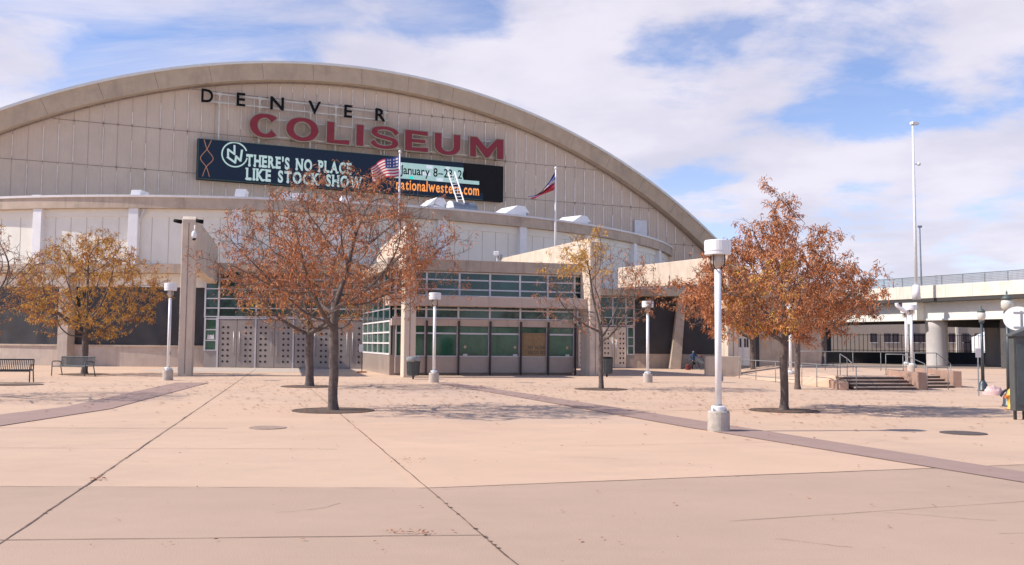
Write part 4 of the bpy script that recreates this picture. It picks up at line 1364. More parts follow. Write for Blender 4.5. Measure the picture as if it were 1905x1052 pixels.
def colonize(base, blobs, fork, seed, n_att, step=.17, kill=.26, infl=2.5, lean=(0, 0)):
    rg = np.random.RandomState(seed)
    att = []
    vols = np.array([b[3] * b[4] * b[5] for b in blobs]); vols = vols / vols.sum()
    for bi, b in enumerate(blobs):
        m = int(n_att * vols[bi]) + 5
        q = rg.normal(size=(m, 3)); q /= np.linalg.norm(q, axis=1)[:, None]
        rr = rg.uniform(.25, 1.0, size=(m, 1)) ** .42
        q = q * rr
        q *= (1 + .22 * np.sin(q[:, :1] * 7 + seed) * np.cos(q[:, 1:2] * 6 + seed * 2))
        att.append(np.array(b[:3]) + q * np.array(b[3:6]))
    att = np.concatenate(att)
    att = att[att[:, 2] > fork * .8]
    nodes = [np.array(base, float)]; par = [-1]
    p = np.array(base, float); k = 0
    rr = rg.uniform(-1, 1, 3) * .02
    while p[2] < fork:
        p = p + np.array([rg.uniform(-.012, .012) + lean[0] * step, rg.uniform(-.012, .012) + lean[1] * step, step]); nodes.append(p.copy()); par.append(len(nodes) - 2)
    # leader
    nearest = np.full(len(att), 1e9); ni = np.zeros(len(att), int)

    def upd(s0):
        nonlocal nearest, ni
        A = np.array(nodes[s0:])
        d = np.linalg.norm(att[:, None, :] - A[None], axis=2)
        j = d.argmin(1); dm = d[np.arange(len(att)), j]
        m = dm < nearest
        nearest = np.where(m, dm, nearest); ni = np.where(m, j + s0, ni)
    upd(max(0, len(nodes) - 4))
    for it in range(140):
        act = nearest < (infl if it > 3 else 6.0)
        if not act.any(): break
        s0 = len(nodes); dirs = {}
        for a, n_ in zip(att[act], ni[act]):
            v = a - nodes[n_]; v /= (np.linalg.norm(v) + 1e-9)
            dirs.setdefault(int(n_), []).append(v)
        for n_, vs in dirs.items():
            v = np.sum(vs, 0) + rg.normal(size=3) * .22
            if par[n_] >= 0:
                pv = nodes[n_] - nodes[par[n_]]; v = v / (np.linalg.norm(v) + 1e-9) + .45 * pv / (np.linalg.norm(pv) + 1e-9)
            v /= (np.linalg.norm(v) + 1e-9)
            q = nodes[n_] + v * step
            nodes.append(q); par.append(n_)
        upd(s0)
        keep = nearest > kill
        att = att[keep]; nearest = nearest[keep]; ni = ni[keep]
        if len(att) == 0: break
    return nodes, par


def tree(base, blobs, fork, seed, label, n_att=520, leaves=9000, r0=.12, mats=('rust',), mix=None, leafsize=1.0, bare=0.0, lean=(0, 0), group='plaza trees in autumn leaf', clump=.0):
    base = Vector(base)
    t_ = thing('autumn_tree', label, 'tree', base, 0, group)
    blobs = [(base.x + b[0], base.y + b[1], base.z + b[2], b[3], b[4], b[5]) for b in blobs]
    nodes, par = colonize(base, blobs, base.z + fork, seed, n_att, lean=lean)
    n_ = len(nodes); ch = [[] for _ in range(n_)]
    for i, p in enumerate(par):
        if p >= 0: ch[p].append(i)
    tips = np.zeros(n_)
    for i in range(n_ - 1, -1, -1):
        tips[i] = 1 if not ch[i] else sum(tips[c] for c in ch[i])
    rad = np.maximum(.0055, r0 * (tips / tips[0]) ** .50)
    P = [Vector(q) for q in nodes]
    thick, thin = MB(), MB()
    # chains
    for i in range(n_):
        if i != 0 and par[i] >= 0 and (len(ch[par[i]]) == 1 or max(ch[par[i]], key=lambda c: tips[c]) == i) and par[i] != -1 and i in ch[par[i]] and par[i] in started if False else False: pass
    used = set()
    stack = [(0, -1)]
    while stack:
        i, p = stack.pop()
        chain = ([p] if p >= 0 else []) + [i]
        rr = ([min(rad[p], rad[i] * 1.25)] if p >= 0 else []) + [rad[i]]
        j = i
        while ch[j]:
            m = max(ch[j], key=lambda c: tips[c])
            for c in ch[j]:
                if c != m: stack.append((c, j))
            j = m; chain.append(j); rr.append(rad[j])
        pts = [P[k] for k in chain]
        if p < 0: rr[0] *= 1.35; rr[1] *= 1.08
        # split a chain where it becomes thin
        k = 0
        while k < len(rr) and rr[k] > .018: k += 1
        if k >= 2: thick.tube(pts[:k + 1] if k < len(pts) else pts, rr[:k + 1] if k < len(pts) else rr, 12 if rr[0] > .06 else 7, False)
        else: k = 1
        if len(pts) - k + 1 >= 2: thin.tube(pts[max(0, k - 1):], rr[max(0, k - 1):], 4, False)
    rg = random.Random(seed * 7 + 1)
    fine = [i for i in range(n_) if rad[i] < .022 and P[i].z > base.z + fork * .9]
    spots = []
    for i in fine:
        if not ch[i] or rg.random() < .33:
            d = (P[i] - P[par[i]]).normalized() if par[i] >= 0 else Vector((0, 0, 1))
            for _ in range(2 if ch[i] else 3):
                v = (d * .7 + Vector((rg.gauss(0, .6), rg.gauss(0, .6), rg.gauss(.12, .45)))).normalized()
                q = [P[i]]; L = rg.uniform(.12, .34)
                for s in range(3):
                    v = (v + Vector((rg.gauss(0, .25), rg.gauss(0, .25), rg.gauss(.02, .22)))).normalized()
                    q.append(q[-1] + v * L / 3)
                thin.tube(q, [.0055, .0048, .004, .003], 3, False)
                spots += q[1:]
        spots.append(P[i])
    thick.build('trunk', 'bark', t_, smooth=True)
    thin.build('branches', 'twig', t_, smooth=True)
    # leaves in small hanging tufts
    dens = []
    for p in spots:
        d = mnoise.noise(Vector(p) * 1.15 + Vector((seed, 0, 0))) * .9 + mnoise.noise(Vector(p) * 3.1) * .4
        dens.append(max(0.02, min(1, .55 + d * 1.5 - bare * (1 + .0 * p.z))))
    tot = sum(dens); cols = [MB() for _ in mats]
    for p, dd in zip(spots, dens):
        q = leaves / 4.0 * dd / tot; k = int(q) + (rg.random() < q - int(q))
        for _ in range(k):
            c = p + Vector((rg.gauss(0, .055), rg.gauss(0, .055), rg.gauss(-.03, .05)))
            ci = 0
            if len(mats) > 1: ci = mix(c - base, rg)
            if ci is None: continue
            for __ in range(4):
                c2 = c + Vector((rg.gauss(0, .03), rg.gauss(0, .03), rg.gauss(0, .03)))
                ax = Vector((rg.gauss(0, .6), rg.gauss(0, .6), rg.gauss(-.35, .5))).normalized()
                sd = ax.cross(Vector((rg.gauss(0, 1), rg.gauss(0, 1), rg.gauss(0, 1)))).normalized()
                l = rg.uniform(.05, .13) * leafsize; w = rg.uniform(.006, .013) * leafsize
                m = c2 + ax * l * .5
                ax2 = (ax + Vector((rg.gauss(0, .35), rg.gauss(0, .35), -.75))).normalized()
                e_ = m + ax2 * l * .5; s2 = (sd + ax2.cross(sd) * rg.uniform(-.8, .8)).normalized()
                cols[ci].add([c2 - sd * w * .5, c2 + sd * w * .5, m + sd * w, m - sd * w, e_ + s2 * w * .5, e_ - s2 * w * .5], [(0, 1, 2, 3), (3, 2, 4, 5)])
    nm = ['foliage', 'golden_foliage']
    for k, mb in enumerate(cols):
        if mb.f: mb.build(nm[k], mats[k], t_)
    # planting ring at the foot
    return t_


def tree_ring(x, y, r, label, z=0.0):
    mb = MB().lathe([(r, z + .005), (r, z + .022), (r - .05, z + .024), (r - .06, z + .017), (.05, z + .03)], (x, y, 0), 36)
    tag(recenter(mb.build('planting_bed', 'soil')), label, 'planting bed', 'round planting beds')


T1 = (-4.14, 22.09, 0)
low = lambda zz, p: (lambda c, rg: 1 if (c.z < zz and rg.random() < p) else 0)
tree(T1, [(0.0, 0, 3.55, 2.9, 2.7, 1.35), (0.3, 0, 4.5, 1.95, 1.7, 1.15)], 1.95, 5, 'largest rust brown tree, broad twiggy crown in front of the left entrance doors', 2300, 17000, .108, ('rust', 'gold'), low(2.5, .35), 1.0, .08)
tree((-7.23, 33.87, 0), [(-.1, 0, 3.5, 2.9, 2.6, 1.6)], 1.5, 12, 'rust tree with dark forked trunk directly behind the largest tree', 900, 7000, .145, ('rust', 'gold'), lambda c, rg: 1 if rg.random() < .25 else 0, 1.1, .05)
tree((-19.91, 44.08, 0), [(.1, 0, 4.0, 3.2, 3, 2.3), (.2, 0, 5.6, 1.9, 1.8, 1.2)], 1.7, 23, 'golden orange tree behind the mesh backed bench on the left', 1400, 17000, .14, ('gold', 'rust'), lambda c, rg: 1 if rg.random() < .22 else 0, 1.5, .0)
tree((-16.2, 26.0, 0), [(.2, 0, 3.3, 3.2, 3.0, 1.6)], 1.6, 31, 'sparse rust tree mostly cut off by the left edge of the photo', 1300, 5500, .12, ('rust', 'gold'), lambda c, rg: 1 if rg.random() < .5 else 0, 1.0, .2)
tree((3.21, 33.76, 0), [(-.2, 0, 3.5, 2.3, 2.1, 1.6), (-.55, 0, 4.95, 1.0, 1, .8)], 1.7, 44, 'slender nearly bare tree with golden top in front of the right fin', 2000, 9500, .085, ('gold', 'rust'), lambda c, rg: 0 if (c.z > 4.1 and c.x < .25) else (1 if rg.random() < (.55 if c.x > .7 and c.z > 3.4 else .13) else None), 1.2, .25)
tree((6.76, 23.43, 0), [(-.1, 0, 2.9, 2.65, 2.4, 1.1), (-.15, 0, 3.8, 1.6, 1.5, 1.0), (-.15, 0, 4.8, .6, .6, .95)], 1.7, 52, 'dense rust orange tree with pointed crown on the right behind the nearest lamp post', 1900, 27000, .098, ('rust', 'gold'), lambda c, rg: 1 if (c.x < -.1 and c.x > -1.5 and c.z < 3.6 and rg.random() < .30) else 0, 1.15, -.15)
tree((10.64, 35.1, 0), [(-.3, 0, 3.3, 2.2, 2.0, 1.3)], 1.9, 61, 'slim trunked rust tree just behind the dense right tree', 600, 3800, .10, ('rust',), None, 1.2, -.05)
tree((13.62, 53.09, .15), [(-.6, 0, 3.9, 3.8, 3.0, 1.9)], 1.9, 72, 'rust tree near the side doors beyond the right fin', 900, 5200, .15, ('rust',), None, 1.4, .1)
tree((17.4, 52.5, .5), [(-.2, 0, 3.2, 2.4, 2.2, 1.4)], 1.4, 83, 'rust tree on the raised terrace left of the viaduct', 420, 6500, .14, ('rust',), None, 1.6, -.1)
# strays reaching out to the left of the right tree
for (x, y, _z), r_, lab in ((T1, .95, 'round planting bed under the largest rust tree'), ((-7.23, 33.87, 0), 1.0, 'round planting bed under the dark forked tree'), ((-19.91, 44.08, 0), 1.1, 'round planting bed behind the mesh backed bench'),
                            ((3.21, 33.76, 0), .95, 'round planting bed under the slender nearly bare tree'), ((6.76, 23.43, 0), .85, 'round planting bed under the dense right tree'), ((-17.5, 33.4, 0), .9, 'dark round planting bed at the left edge below the slatted bench')):
    tree_ring(x, y, r_, lab)

# ------------------------------------------------------------------ terrace, steps, rails
ZT = .46
mb = MB()
poly = [(12.15, 35.2), (12.45, 36.4), (12.6, 37.9), (15.35, 38.6), (15.6, 40.0), (18.6, 41.0), (19.0, 50.0), (30.0, 52.5), (30, 55), (12.8, 55), (13.0, 46.0)]
poly = [(12.9, 37.2), (15.3, 37.9), (15.6, 39.6), (18.4, 40.3), (19.2, 50.2), (19.2, 55), (15.0, 55), (14.2, 46.0)]
structure(MB().add([(12.9, 37.2, ZT), (14.2, 46, ZT), (15.0, 55, ZT), (12.1, 38.8, .006), (11.6, 46, .006), (11.6, 55, .006), (12.9, 37.2, 0), (15, 55, 0)],
                   [(0, 3, 4, 1), (1, 4, 5, 2), (0, 6, 3), (2, 5, 7)]).build('ramp', 'plaza'))
structure(mb.extr(poly, 0, ZT, 'z').build('terrace', 'brickwall'))
structure(MB().add(flat(poly, ZT + .004), [tuple(range(len(poly)))]).build('terrace_paving', 'plaza'))


def steps(x0, x1, yf, dy, n_, label):
    t_ = thing('steps', label, 'steps', ((x0 + x1) / 2, yf, 0), 0, 'steps up to the terrace')
    dh = ZT / n_
    for k in range(n_):
        sh = k * .42
        MB().add([(x0 - k * .0 + sh * 0, yf + sh + 0, 0)], []) if False else None
        P = [(x0, yf + sh), (x1, yf + sh + dy), (x1 + .12, yf + 2.9 + dy), (x0 + .12, yf + 2.9)]
        MB().extr(P, (dh * k), dh * (k + 1) - .002 * (k + 1 == n_) - .03, 'z').build('riser', 'riser_shade', t_)
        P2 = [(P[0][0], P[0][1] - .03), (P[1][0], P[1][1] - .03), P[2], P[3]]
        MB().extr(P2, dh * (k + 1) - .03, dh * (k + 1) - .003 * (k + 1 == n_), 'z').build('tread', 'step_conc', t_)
    return t_


M['riser_shade'] = mat('shaded_riser', (0.12, 0.085, 0.07), 0.9, 0.15, 3)  # shade on the riser faces painted as a dark base colour
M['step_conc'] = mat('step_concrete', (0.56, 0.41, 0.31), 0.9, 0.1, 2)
steps(12.75, 15.25, 35.0, .55, 4, 'wide concrete steps up to the terrace, left flight')
steps(15.75, 17.6, 37.0, .5, 4, 'narrow concrete steps up to the terrace, right flight')


def lowwall(pts, w, h, label):
    mb = MB()
    for a, b in zip(pts[:-1], pts[1:]):
        a, b = Vector(a), Vector(b); d = b - a; c = (a + b) / 2
        mb.obox((c.x, c.y, h / 2), d.length / 2, w / 2, h / 2, math.atan2(d.y, d.x))
    tag(recenter(mb.build('low_wall', 'brickwall', bevel=.02)), label, 'low wall', 'low walls round the terrace')


lowwall([(12.3, 34.9), (12.6, 37.0)], .32, .30, 'low pinkish concrete wall left of the wide steps')
lowwall([(15.5, 35.6), (15.45, 38.4)], .34, .66, 'pinkish cheek wall between the two flights of steps')
lowwall([(17.9, 37.9), (18.7, 44.5)], .34, .66, 'pinkish cheek wall right of the narrow steps')
lowwall([(15.5, 35.6), (14.6, 38.8)], .3, .62, 'pinkish return wall behind the wide steps') if False else None


def rail(pts, label, h=.95, mid=True, z0=0.0, posts=None, grp='grey pipe handrails'):
    P = [Vector((p[0], p[1], p[2] if len(p) > 2 else z0)) for p in pts]
    t_ = thing('handrail', label, 'handrail', P[0], 0, grp)
    up = Vector((0, 0, h))
    MB().tube([p + up for p in P], .019, 8).build('top_rail', 'railgrey', t_, smooth=True)
    if mid: MB().tube([p + up * .22 for p in P], .018, 8).build('lower_rail', 'railgrey', t_, smooth=True)
    for p in P: MB().tube([p, p + up], .017, 8).build('post', 'railgrey', t_, smooth=True)
    return t_


rail([(11.25, 46.6), (11.45, 44.2), (11.7, 41.8), (11.9, 39.6)], 'grey handrail left of the dense tree leading from the fin', .92)
rail([(12.0, 39.0), (12.1, 37.4), (12.3, 35.6)], 'grey handrail behind the dense tree trunk', .9, False)
rail([(12.75, 34.9, 0), (12.95, 36.4, .3), (13.1, 37.6, .46)], 'sloping grey handrail at the left end of the wide steps', .85, False)
rail([(13.7, 45.5), (15.1, 45.4), (16.4, 45.3), (17.7, 45.2), (19.0, 45.2)], 'long grey pipe rail across the back of the terrace', .9, True, ZT)
rail([(15.2, 38.3, ZT), (15.9, 38.3, ZT), (16.3, 37.2, .1)], 'pale sloping handrail between the two flights of steps', .85, False)
rail([(17.3, 40.5, ZT), (18.3, 40.6, ZT), (18.9, 40.6, 0)], 'pale handrail above the narrow steps at the right', .9, False)
rail([(15.55, 35.3, 0), (16.6, 35.9, 0)], 'short grey rail at the foot of the cheek wall', .85, False)
for px, py, lab in ((1687, 689, 'grey capped lamp post on the terrace left of the viaduct pier'), (1697, 693, 'white capped lamp post with sunlit base next to the viaduct pier')):
    g = G(px, py, ZT)
    dup(lamp0, (g.x, g.y, ZT), 0, lab, (1, 1, .86))
# curled banner arm above those lamps
g = AT(1682, 600, 43.0)
bn = thing('curved_pipe', 'white curved pipe bracket above the two terrace lamps', 'pipe', g)
MB().tube(smooth_pts([tuple(AT(x, y, 46.5)) for x, y in ((1668, 564), (1670, 570), (1680, 577), (1688, 581), (1691, 590), (1692, 604))], 5), .10, 8).build('bend', 'whitepaint', bn, smooth=True)
MB().tube([AT(1692, 604, 46.5), (AT(1692, 604, 46.5).x, 46.5, ZT)], .05, 8).build('post', 'postdark', bn, smooth=True)

# ------------------------------------------------------------------ viaduct
VX0, VY0 = 34.8, 80.0
VD = Vector((.45, -.893)).normalized()
VA = math.atan2(VD.y, VD.x)
VF = frame(VX0, VY0, VA)      # x along the deck towards the right, y to the left side = behind
via = thing('viaduct', 'pale concrete road viaduct with wire fence crossing on the right', 'bridge', (VX0, VY0, 0), VA)
sgn = 1
W = 13
MB(VF).box(-60, 40, 0, .35, 5.74, 6.82).build('parapet', 'deck', via, bevel=.02)
MB(VF).box(-60, 40, W - .35, W, 5.74, 6.82).build('parapet', 'deck', via)
MB(VF).box(-60, 40, .05, W - .05, 5.45, 5.735).build('deck_slab', 'girder_shade', via)
MB(VF).box(-60, 40, 1.7, W - .7, 3.97, 4.1).build('soffit', 'girder_shade', via)
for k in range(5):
    MB(VF).box(-60, 40, 1.0 + k * 2.7, 1.5 + k * 2.7, 3.95, 5.447).build('girder', 'girder' if k == 0 else 'girder_shade', via)
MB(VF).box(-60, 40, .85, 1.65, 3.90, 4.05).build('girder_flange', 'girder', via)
mb = MB(VF)
for x in (-40, -20, -1.2, 19, 30): mb.box(x - .75, x + .75, .05, .99, 3.93, 5.44)
mb.build('diaphragm', 'girder', via)
mj = MB(VF)
for k in range(-24, 17): mj.box(k * 2.5 - .012, k * 2.5 + .012, -.004, 0.0005, 5.76, 6.8)
mj.build('parapet_joint', 'fascia', via)
mb = MB(VF)
for k in range(-30, 21):
    x = k * 2.0; mb.tube([(x, .17, 6.82), (x, .17, 7.62)], .035, 6)
mb.tube([(-60, .17, 7.6), (40, .17, 7.6)], .03, 6)
fn = thing('bridge_fence', 'grey wire fence on posts along the top of the viaduct parapet', 'fence', VF @ Vector((0, .17, 6.82)), VA)
mb.build('post', 'fence', fn)
mb = MB(VF)
for k in range(0, 1000):
    x = -60 + k * .10
    mb.box(x - .010, x + .010, .16, .18, 6.84, 7.6)
for z in (6.95, 7.08, 7.21, 7.34, 7.47): mb.box(-60, 40, .165, .175, z - .012, z + .012)
mb.build('wire_mesh', 'fence', fn)
for x, y, r_ in ((0.0, 1.9, .86), (0.0, 9.5, .86)):
    q = VF @ Vector((x, y, 0))
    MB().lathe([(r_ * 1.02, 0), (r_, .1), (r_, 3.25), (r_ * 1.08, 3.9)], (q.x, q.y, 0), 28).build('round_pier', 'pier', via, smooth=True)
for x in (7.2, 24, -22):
    MB(VF).box(x - 1.0, x + 1.0, 1.6, 11, 0, 3.9).build('wall_pier', 'pier_shade', via)
MB(VF).box(-.75, .75, 1.72, 12, 3.4, 3.94).build('pier_cap', 'pier_shade', via)

# tall highway light
g = AT(1705, 553, 78.5)
hl = thing('highway_light', 'very tall white highway lighting mast rising from the viaduct', 'lamp post', (g.x, g.y, g.z))
tpp = AT(1698, 232, 78.5)
MB().tube([g, Vector((g.x, g.y, g.z)).lerp(tpp, .5), tpp], [.15, .11, .075], 12).build('mast', 'lampwhite', hl, smooth=True)
MB().tube([g + Vector((0, 0, -.2)), g + Vector((0, 0, 1.0))], [.34, .27], 12).build('base', 'lampwhite', hl, smooth=True)
MB().obox(tpp + Vector((.15, 0, .1)), .33, .2, .12, .3).build('lamp_head', 'lampwhite', hl, bevel=.04)
mid = AT(1700, 306, 78.5)
MB().tube([mid, mid + Vector((.35, 0, .02))], .03, 6).build('camera_arm', 'galv', hl)
MB().lathe([(.05, -.12), (.14, -.08), (.15, .1), (.05, .16)], mid + Vector((.42, 0, 0)), 12).build('camera', 'lampwhite', hl, smooth=True)
g2 = AT(1714, 530, 96); t2 = AT(1711, 422, 96)
h2 = thing('highway_light', 'thin distant lighting mast just right of the very tall one', 'lamp post', g2)
MB().tube([g2, t2], [.10, .07], 8).build('mast', 'galv', h2)
MB().obox(t2, .2, .12, .1).build('lamp_head', 'galv', h2)

# beyond the viaduct
mb = MB()
for k in range(120):
    x = 19 + k * .42
    mb.tube([(x, 92.5, 0), (x, 92.5, 2.9)], .028, 4)
mb.box(19, 69, 92.48, 92.52, 2.75, 2.8).box(19, 69, 92.48, 92.52, 1.25, 1.3)
o = mb.build('picket_fence', 'black'); tag(recenter(o), 'thin black picket fence under the viaduct', 'fence')
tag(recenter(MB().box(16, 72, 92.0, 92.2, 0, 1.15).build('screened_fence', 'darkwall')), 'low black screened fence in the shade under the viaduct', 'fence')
far = thing('far_building', 'low cream building with small square windows seen under the viaduct', 'building', (45, 128, 0))
MB().box(14, 95, 128, 145, 0, 7.5).build('wall', 'cream', far)
MB().box(13.6, 95.4, 127.6, 145.4, 7.5, 7.9).build('roof', 'roof', far)
for k, px in enumerate((1625, 1651, 1666, 1706, 1718, 1771, 1797, 1820)):
    a = AT(px, 629, 127.98)
    w_ = MB().box(a.x - .45, a.x + .45, 127.93, 127.99, a.z - .6, a.z + .6).build('window', 'window_dark', far)
    MB().box(a.x - .55, a.x + .55, 127.90, 127.929, a.z - .7, a.z - .6).build('sill', 'flash', w_)
a = AT(1812, 645, 127.98)
MB().box(a.x - 1.4, a.x + 1.4, 127.9, 127.99, 0, 2.6).build('gate_door', 'window_dark', far)
for k, px in enumerate((1690, 1738, 1780, 1842)):
    a = AT(px, 629, 127.98); MB().box(a.x - .15, a.x + .15, 127.8, 127.99, 0, 7.4).build('pilaster', 'deck', far)
a = AT(1885, 640, 112)
sh = thing('white_shed', 'bright white gabled shed beyond the viaduct behind the round sign', 'shed', (a.x, 112, 0))
MB().extr([(a.x - 2.0, 0), (a.x + 6, 0), (a.x + 6, 4.8), (a.x + 2.2, 4.8), (a.x - 2.0, 2.9)], 112, 118).build('wall', 'lampwhite', sh)
MB().box(a.x - 1.4, a.x - .9, 111.93, 111.99, .2, 1.9).box(a.x + .4, a.x + .9, 111.93, 111.99, 1.0, 1.9).build('window', 'window_dark', sh)
# bare bush under the bridge
# ------------------------------------------------------------------ right edge objects


def acorn_lamp(px, py, ztop, label):
    g = G(px, py)
    t_ = thing('acorn_lamp', label, 'street lamp', g, 0, 'dark street lamps with acorn globes')
    MB().lathe([(.19, 0), (.19, .05), (.16, .08), (.15, .26), (.10, .34), (.07, .40)], g, 16).build('base', 'postdark', t_, smooth=True)
    MB().tube([g + Vector((0, 0, .38)), g + Vector((0, 0, 2.55))], [.062, .045], 14).build('post', 'postdark', t_, smooth=True)
    MB().lathe([(.05, 2.5), (.09, 2.55), (.10, 2.6), (.07, 2.62)], g, 16).build('collar', 'postdark', t_, smooth=True)
    MB().lathe([(.09, 2.62), (.15, 2.74), (.155, 2.84), (.125, 2.94)], g, 18).build('globe', 'acorn', t_, smooth=True)
    MB().lathe([(.15, 2.93), (.12, 3.0), (.05, 3.06), (.02, 3.08), (.03, 3.12), (.006, 3.19)], g, 16).build('cap', 'capgreen', t_, smooth=True)
    return t_


M['capgreen'] = mat('verdigris_cap', (0.09, 0.11, 0.10), 0.5, 0.2)
ac = acorn_lamp(1829, 728, 3, 'dark street lamp with acorn globe, the farther of two at the right edge')
g = G(1878, 757); dup(ac, g, 0, 'dark street lamp with acorn globe, the nearer of two beside the hydrant', (1, 1, 1.0))
g = G(1821, 737)
sp = thing('sign_post', 'thin grey post with a small plate beside the farther acorn lamp', 'sign post', g)
MB().tube([g, g + Vector((0, 0, 1.55))], .022, 6).build('post', 'galv', sp)
MB().box(g.x - .09, g.x + .09, g.y - .03, g.y - .022, 1.28, 1.58).build('plate', 'alu', sp)
# round sign seen from behind
c = AT(1893.5, 593, 22.3)
rs = thing('round_sign', 'round white sign disc seen from behind at the right edge', 'sign', (c.x, c.y, 0))
RS = Matrix.Translation((c.x, c.y, 0)) @ Matrix.Rotation(R(-38), 4, 'Z') @ Matrix.Translation((-c.x, -c.y, 0))
mb = MB(RS); n_ = 32
poly = [(c.x + .32 * math.cos(2 * math.pi * k / n_), c.z + .285 * math.sin(2 * math.pi * k / n_)) for k in range(n_)]
mb.extr(poly, c.y, c.y + .012).build('disc', 'lampwhite', rs)
MB(RS).box(c.x - .09, c.x + .2, c.y - .02, c.y - .001, c.z + .13, c.z + .16).box(c.x - .09, c.x + .2, c.y - .02, c.y - .001, c.z - .22, c.z - .19).build('bracket', 'galv', rs)
MB().tube([(c.x + .06, c.y - .045, 0), (c.x + .06, c.y - .045, c.z + .18)], .025, 8).build('post', 'galv', rs)
# kiosk
g = G(1889, 782)
ki = thing('notice_kiosk', 'dark grey notice kiosk with peaked top on thin legs at the right edge', 'kiosk', (g.x + .55, g.y + .1, 0))
MB().box(g.x, g.x + 1.1, g.y, g.y + .22, .2, 1.86).build('body', 'kiosk', ki, bevel=.015)
MB().extr([(g.x - .06, 1.865), (g.x + 1.16, 1.865), (g.x + 1.16, 1.9), (g.x + .55, 2.14), (g.x - .06, 1.9)], g.y - .05, g.y + .27).build('roof', 'kiosk', ki, bevel=.01)
MB().box(g.x + .06, g.x + 1.04, g.y - .012, g.y - .001, .35, 1.7).build('panel', 'bin', ki)
for dx in (.02, .22, .88, 1.05): MB().box(g.x + dx, g.x + dx + .045, g.y + .05, g.y + .12, 0, .2).build('leg', 'darkmetal', ki)
# hydrant
g = G(1882, 763)
hy = thing('fire_hydrant', 'yellow fire hydrant with orange caps beside the dark kiosk', 'hydrant', g)
MB().lathe([(.13, 0), (.13, .04), (.095, .05), (.095, .36), (.12, .37), (.12, .40), (.10, .42), (.085, .50), (.04, .55), (.0, .56)], g, 18).build('barrel', 'hydrant', hy, smooth=True)
MB().tube([g + Vector((.08, -.05, .33)), g + Vector((.14, -.09, .33))], .055, 10).build('cap', 'hydcap', hy)
MB().tube([g + Vector((-.16, 0, .33)), g + Vector((-.08, 0, .33))], .04, 10).build('cap', 'hydcap', hy)
MB().lathe([(.03, .555), (.03, .60)], g, 6).build('top_nut', 'hydcap', hy)
MB().lathe([(.14, 0), (.14, .03)], g, 18).build('foot_flange', 'redbase', hy)
# crumpled bundle and hose
g = G(1848, 735)
mb = MB(); N1, N2 = 22, 12
for i in range(N2 + 1):
    ph = math.pi / 2 * i / N2
    for k in range(N1):
        a = 2 * math.pi * k / N1
        q = Vector((math.cos(a) * math.cos(ph), math.sin(a) * math.cos(ph), math.sin(ph)))
        r_ = 1 + .28 * mnoise.noise(q * 2.2 + Vector((3, 1, 2))) + .1 * mnoise.noise(q * 6)
        mb.v.append(g + Vector((q.x * .33 * r_, q.y * .25 * r_, q.z * .30 * r_ * (1.0))))
for i in range(N2):
    for k in range(N1):
        mb.f.append((i * N1 + k, i * N1 + (k + 1) % N1, (i + 1) * N1 + (k + 1) % N1, (i + 1) * N1 + k))
o = mb.build('cloth_bundle', 'pink', smooth=True); tag(recenter(o), 'crumpled pink and white cloth bundle on the ground by the acorn lamps', 'bundle')
a, b = G(1858, 735, .35), G(1870, 752)
st = tag(recenter(MB().tube([Vector((a.x, a.y - 3.5, .36)), b], [.045, .05], 8).build('leaning_board', 'flagwhite')), 'short white strip leaning down beside the pink bundle', 'board')
pts = [G(1862, 738), G(1865, 731, .25), G(1872, 726, .38), G(1882, 722, .45), G(1889, 722, .45)]
pts = [Vector((p.x * 26.5 / p.y, 26.5, max(.02, EYE + (p.z - EYE) * 26.5 / p.y))) for p in pts]
tag(recenter(MB().tube([tuple(p) for p in smooth_pts([tuple(p) for p in pts])], .035, 8).build('hose', 'darkcloth', smooth=True)), 'dark arched hose behind the yellow hydrant', 'hose')


# ------------------------------------------------------------------ seated person
def skinned(name, verts, edges, radii, material, parent=None, sub=1):
    me = bpy.data.meshes.new(name)
    me.from_pydata([tuple(v) for v in verts], edges, []); me.update()
    o = bpy.data.objects.new(name, me); COL.objects.link(o)
    if parent is not None: o.parent = parent
    sk = o.modifiers.new('skin', 'SKIN'); sk.use_smooth_shade = True
    for i, r_ in enumerate(radii):
        v = me.skin_vertices[0].data[i]; v.radius = (r_, r_) if not hasattr(r_, '__len__') else r_
        v.use_root = (i == 0)
    if sub:
        s_ = o.modifiers.new('subd', 'SUBSURF'); s_.levels = sub; s_.render_levels = sub
    me.materials.append(M[material])
    return o


g = G(1301, 690)
PX_, PY_ = g.x, 61.9
per = thing('person', 'person in a blue jacket sitting on the shaded bench holding something red', 'person', (PX_, PY_, 0))
# local coordinates; the figure faces -y, turned a little to the right
J = [(0, .12, .50), (0, .14, .66), (0, .12, .84), (0, .10, .98), (0, .07, 1.06), (0, .05, 1.16), (0, .045, 1.24),   # pelvis..crown 0-6
     (-.10, .10, .47), (-.14, -.30, .50), (-.15, -.36, .10), (-.16, -.50, .045),           # left leg 7-10
     (.10, .10, .47), (.20, -.28, .50), (.30, -.40, .10), (.34, -.54, .045),               # right leg 11-14
     (-.18, .11, .95), (-.26, .02, .72), (-.12, -.18, .62),                                # left arm 15-17
     (.18, .11, .95), (.34, -.04, .82), (.42, -.24, .86)]                                  # right arm 18-20
E_ = [(0, 1), (1, 2), (2, 3), (3, 4), (4, 5), (5, 6), (0, 7), (7, 8), (8, 9), (9, 10), (0, 11), (11, 12), (12, 13), (13, 14), (3, 15), (15, 16), (16, 17), (3, 18), (18, 19), (19, 20)]
RD = [.13, .12, .14, .10, .05, .085, .07, .085, .062, .042, .038, .085, .062, .042, .038, .055, .043, .03, .055, .043, .03]
body = skinned('body', J, E_, RD, 'blue', per, 1)
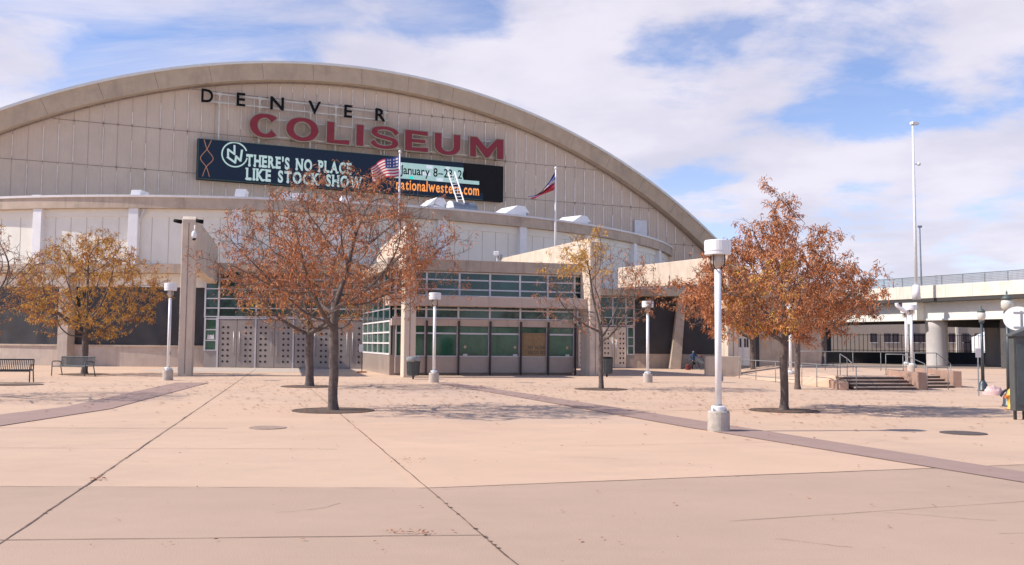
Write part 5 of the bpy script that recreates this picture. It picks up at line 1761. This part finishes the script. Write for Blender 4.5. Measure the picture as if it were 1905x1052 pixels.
nose = skinned('head', [(0, .05, 1.10), (0, .04, 1.17), (0, .045, 1.235), (0, -.04, 1.16)], [(0, 1), (1, 2), (1, 3)], [.065, .088, .07, .015], 'skin', per, 2)
skinned('hair', [(0, .08, 1.17), (0, .06, 1.25)], [(0, 1)], [.08, .082], 'hair', per, 2)
skinned('trousers', [(0, .12, .50), (-.10, .09, .48), (-.14, -.30, .505), (-.15, -.36, .12), (.10, .09, .48), (.20, -.28, .505), (.30, -.40, .12)], [(0, 1), (1, 2), (2, 3), (0, 4), (4, 5), (5, 6)],
        [.14, .10, .075, .06, .10, .075, .06], 'darkcloth', per, 1)
for sx, hp in ((-1, Vector((-.12, -.18, .62))), (1, Vector((.42, -.24, .86)))):
    V_, Ed, Rd = [hp, hp + Vector((0, -.07, .0))], [(0, 1)], [.03, .034]
    for k in range(4):
        o1 = hp + Vector(((k - 1.5) * .02, -.10, 0)); L = (.035, .042, .04, .03)[k]
        i = len(V_); V_ += [o1, o1 + Vector((0, -L, -.012)), o1 + Vector((0, -L * 1.5, -.035))]; Ed += [(1, i), (i, i + 1), (i + 1, i + 2)]; Rd += [.010, .009, .008]
    i = len(V_); V_ += [hp + Vector((-sx * .035, -.05, .005)), hp + Vector((-sx * .055, -.09, -.01))]; Ed += [(1, i), (i, i + 1)]; Rd += [.011, .009]
    skinned('hand', V_, Ed, Rd, 'skin', per, 1)
rgp = thing('bag', 'red bag on the ground beside the seated person', 'bag', (PX_ - .45, PY_ - .4, 0))
MB().lathe([(.15, 0), (.2, .08), (.16, .26), (.2, .3), (.09, .36), (.03, .38)], (PX_ - .42, PY_ - .35, 0), 14).build('sack', 'redbag', rgp, smooth=True)
MB().tube([(PX_ - .5, PY_ - .35, .44), (PX_ - .46, PY_ - .35, .55), (PX_ - .36, PY_ - .35, .55), (PX_ - .34, PY_ - .35, .44)], .012, 6).build('strap', 'darkcloth', rgp)
o = MB().lathe([(.03, -.08), (.07, -.05), (.08, .03), (.05, .08), (.02, .09)], (PX_ + .43, PY_ - .36, .9), 12).build('red_item', 'redbag', smooth=True)
tag(recenter(o), 'small red object held in the seated person\'s hand', 'small object')
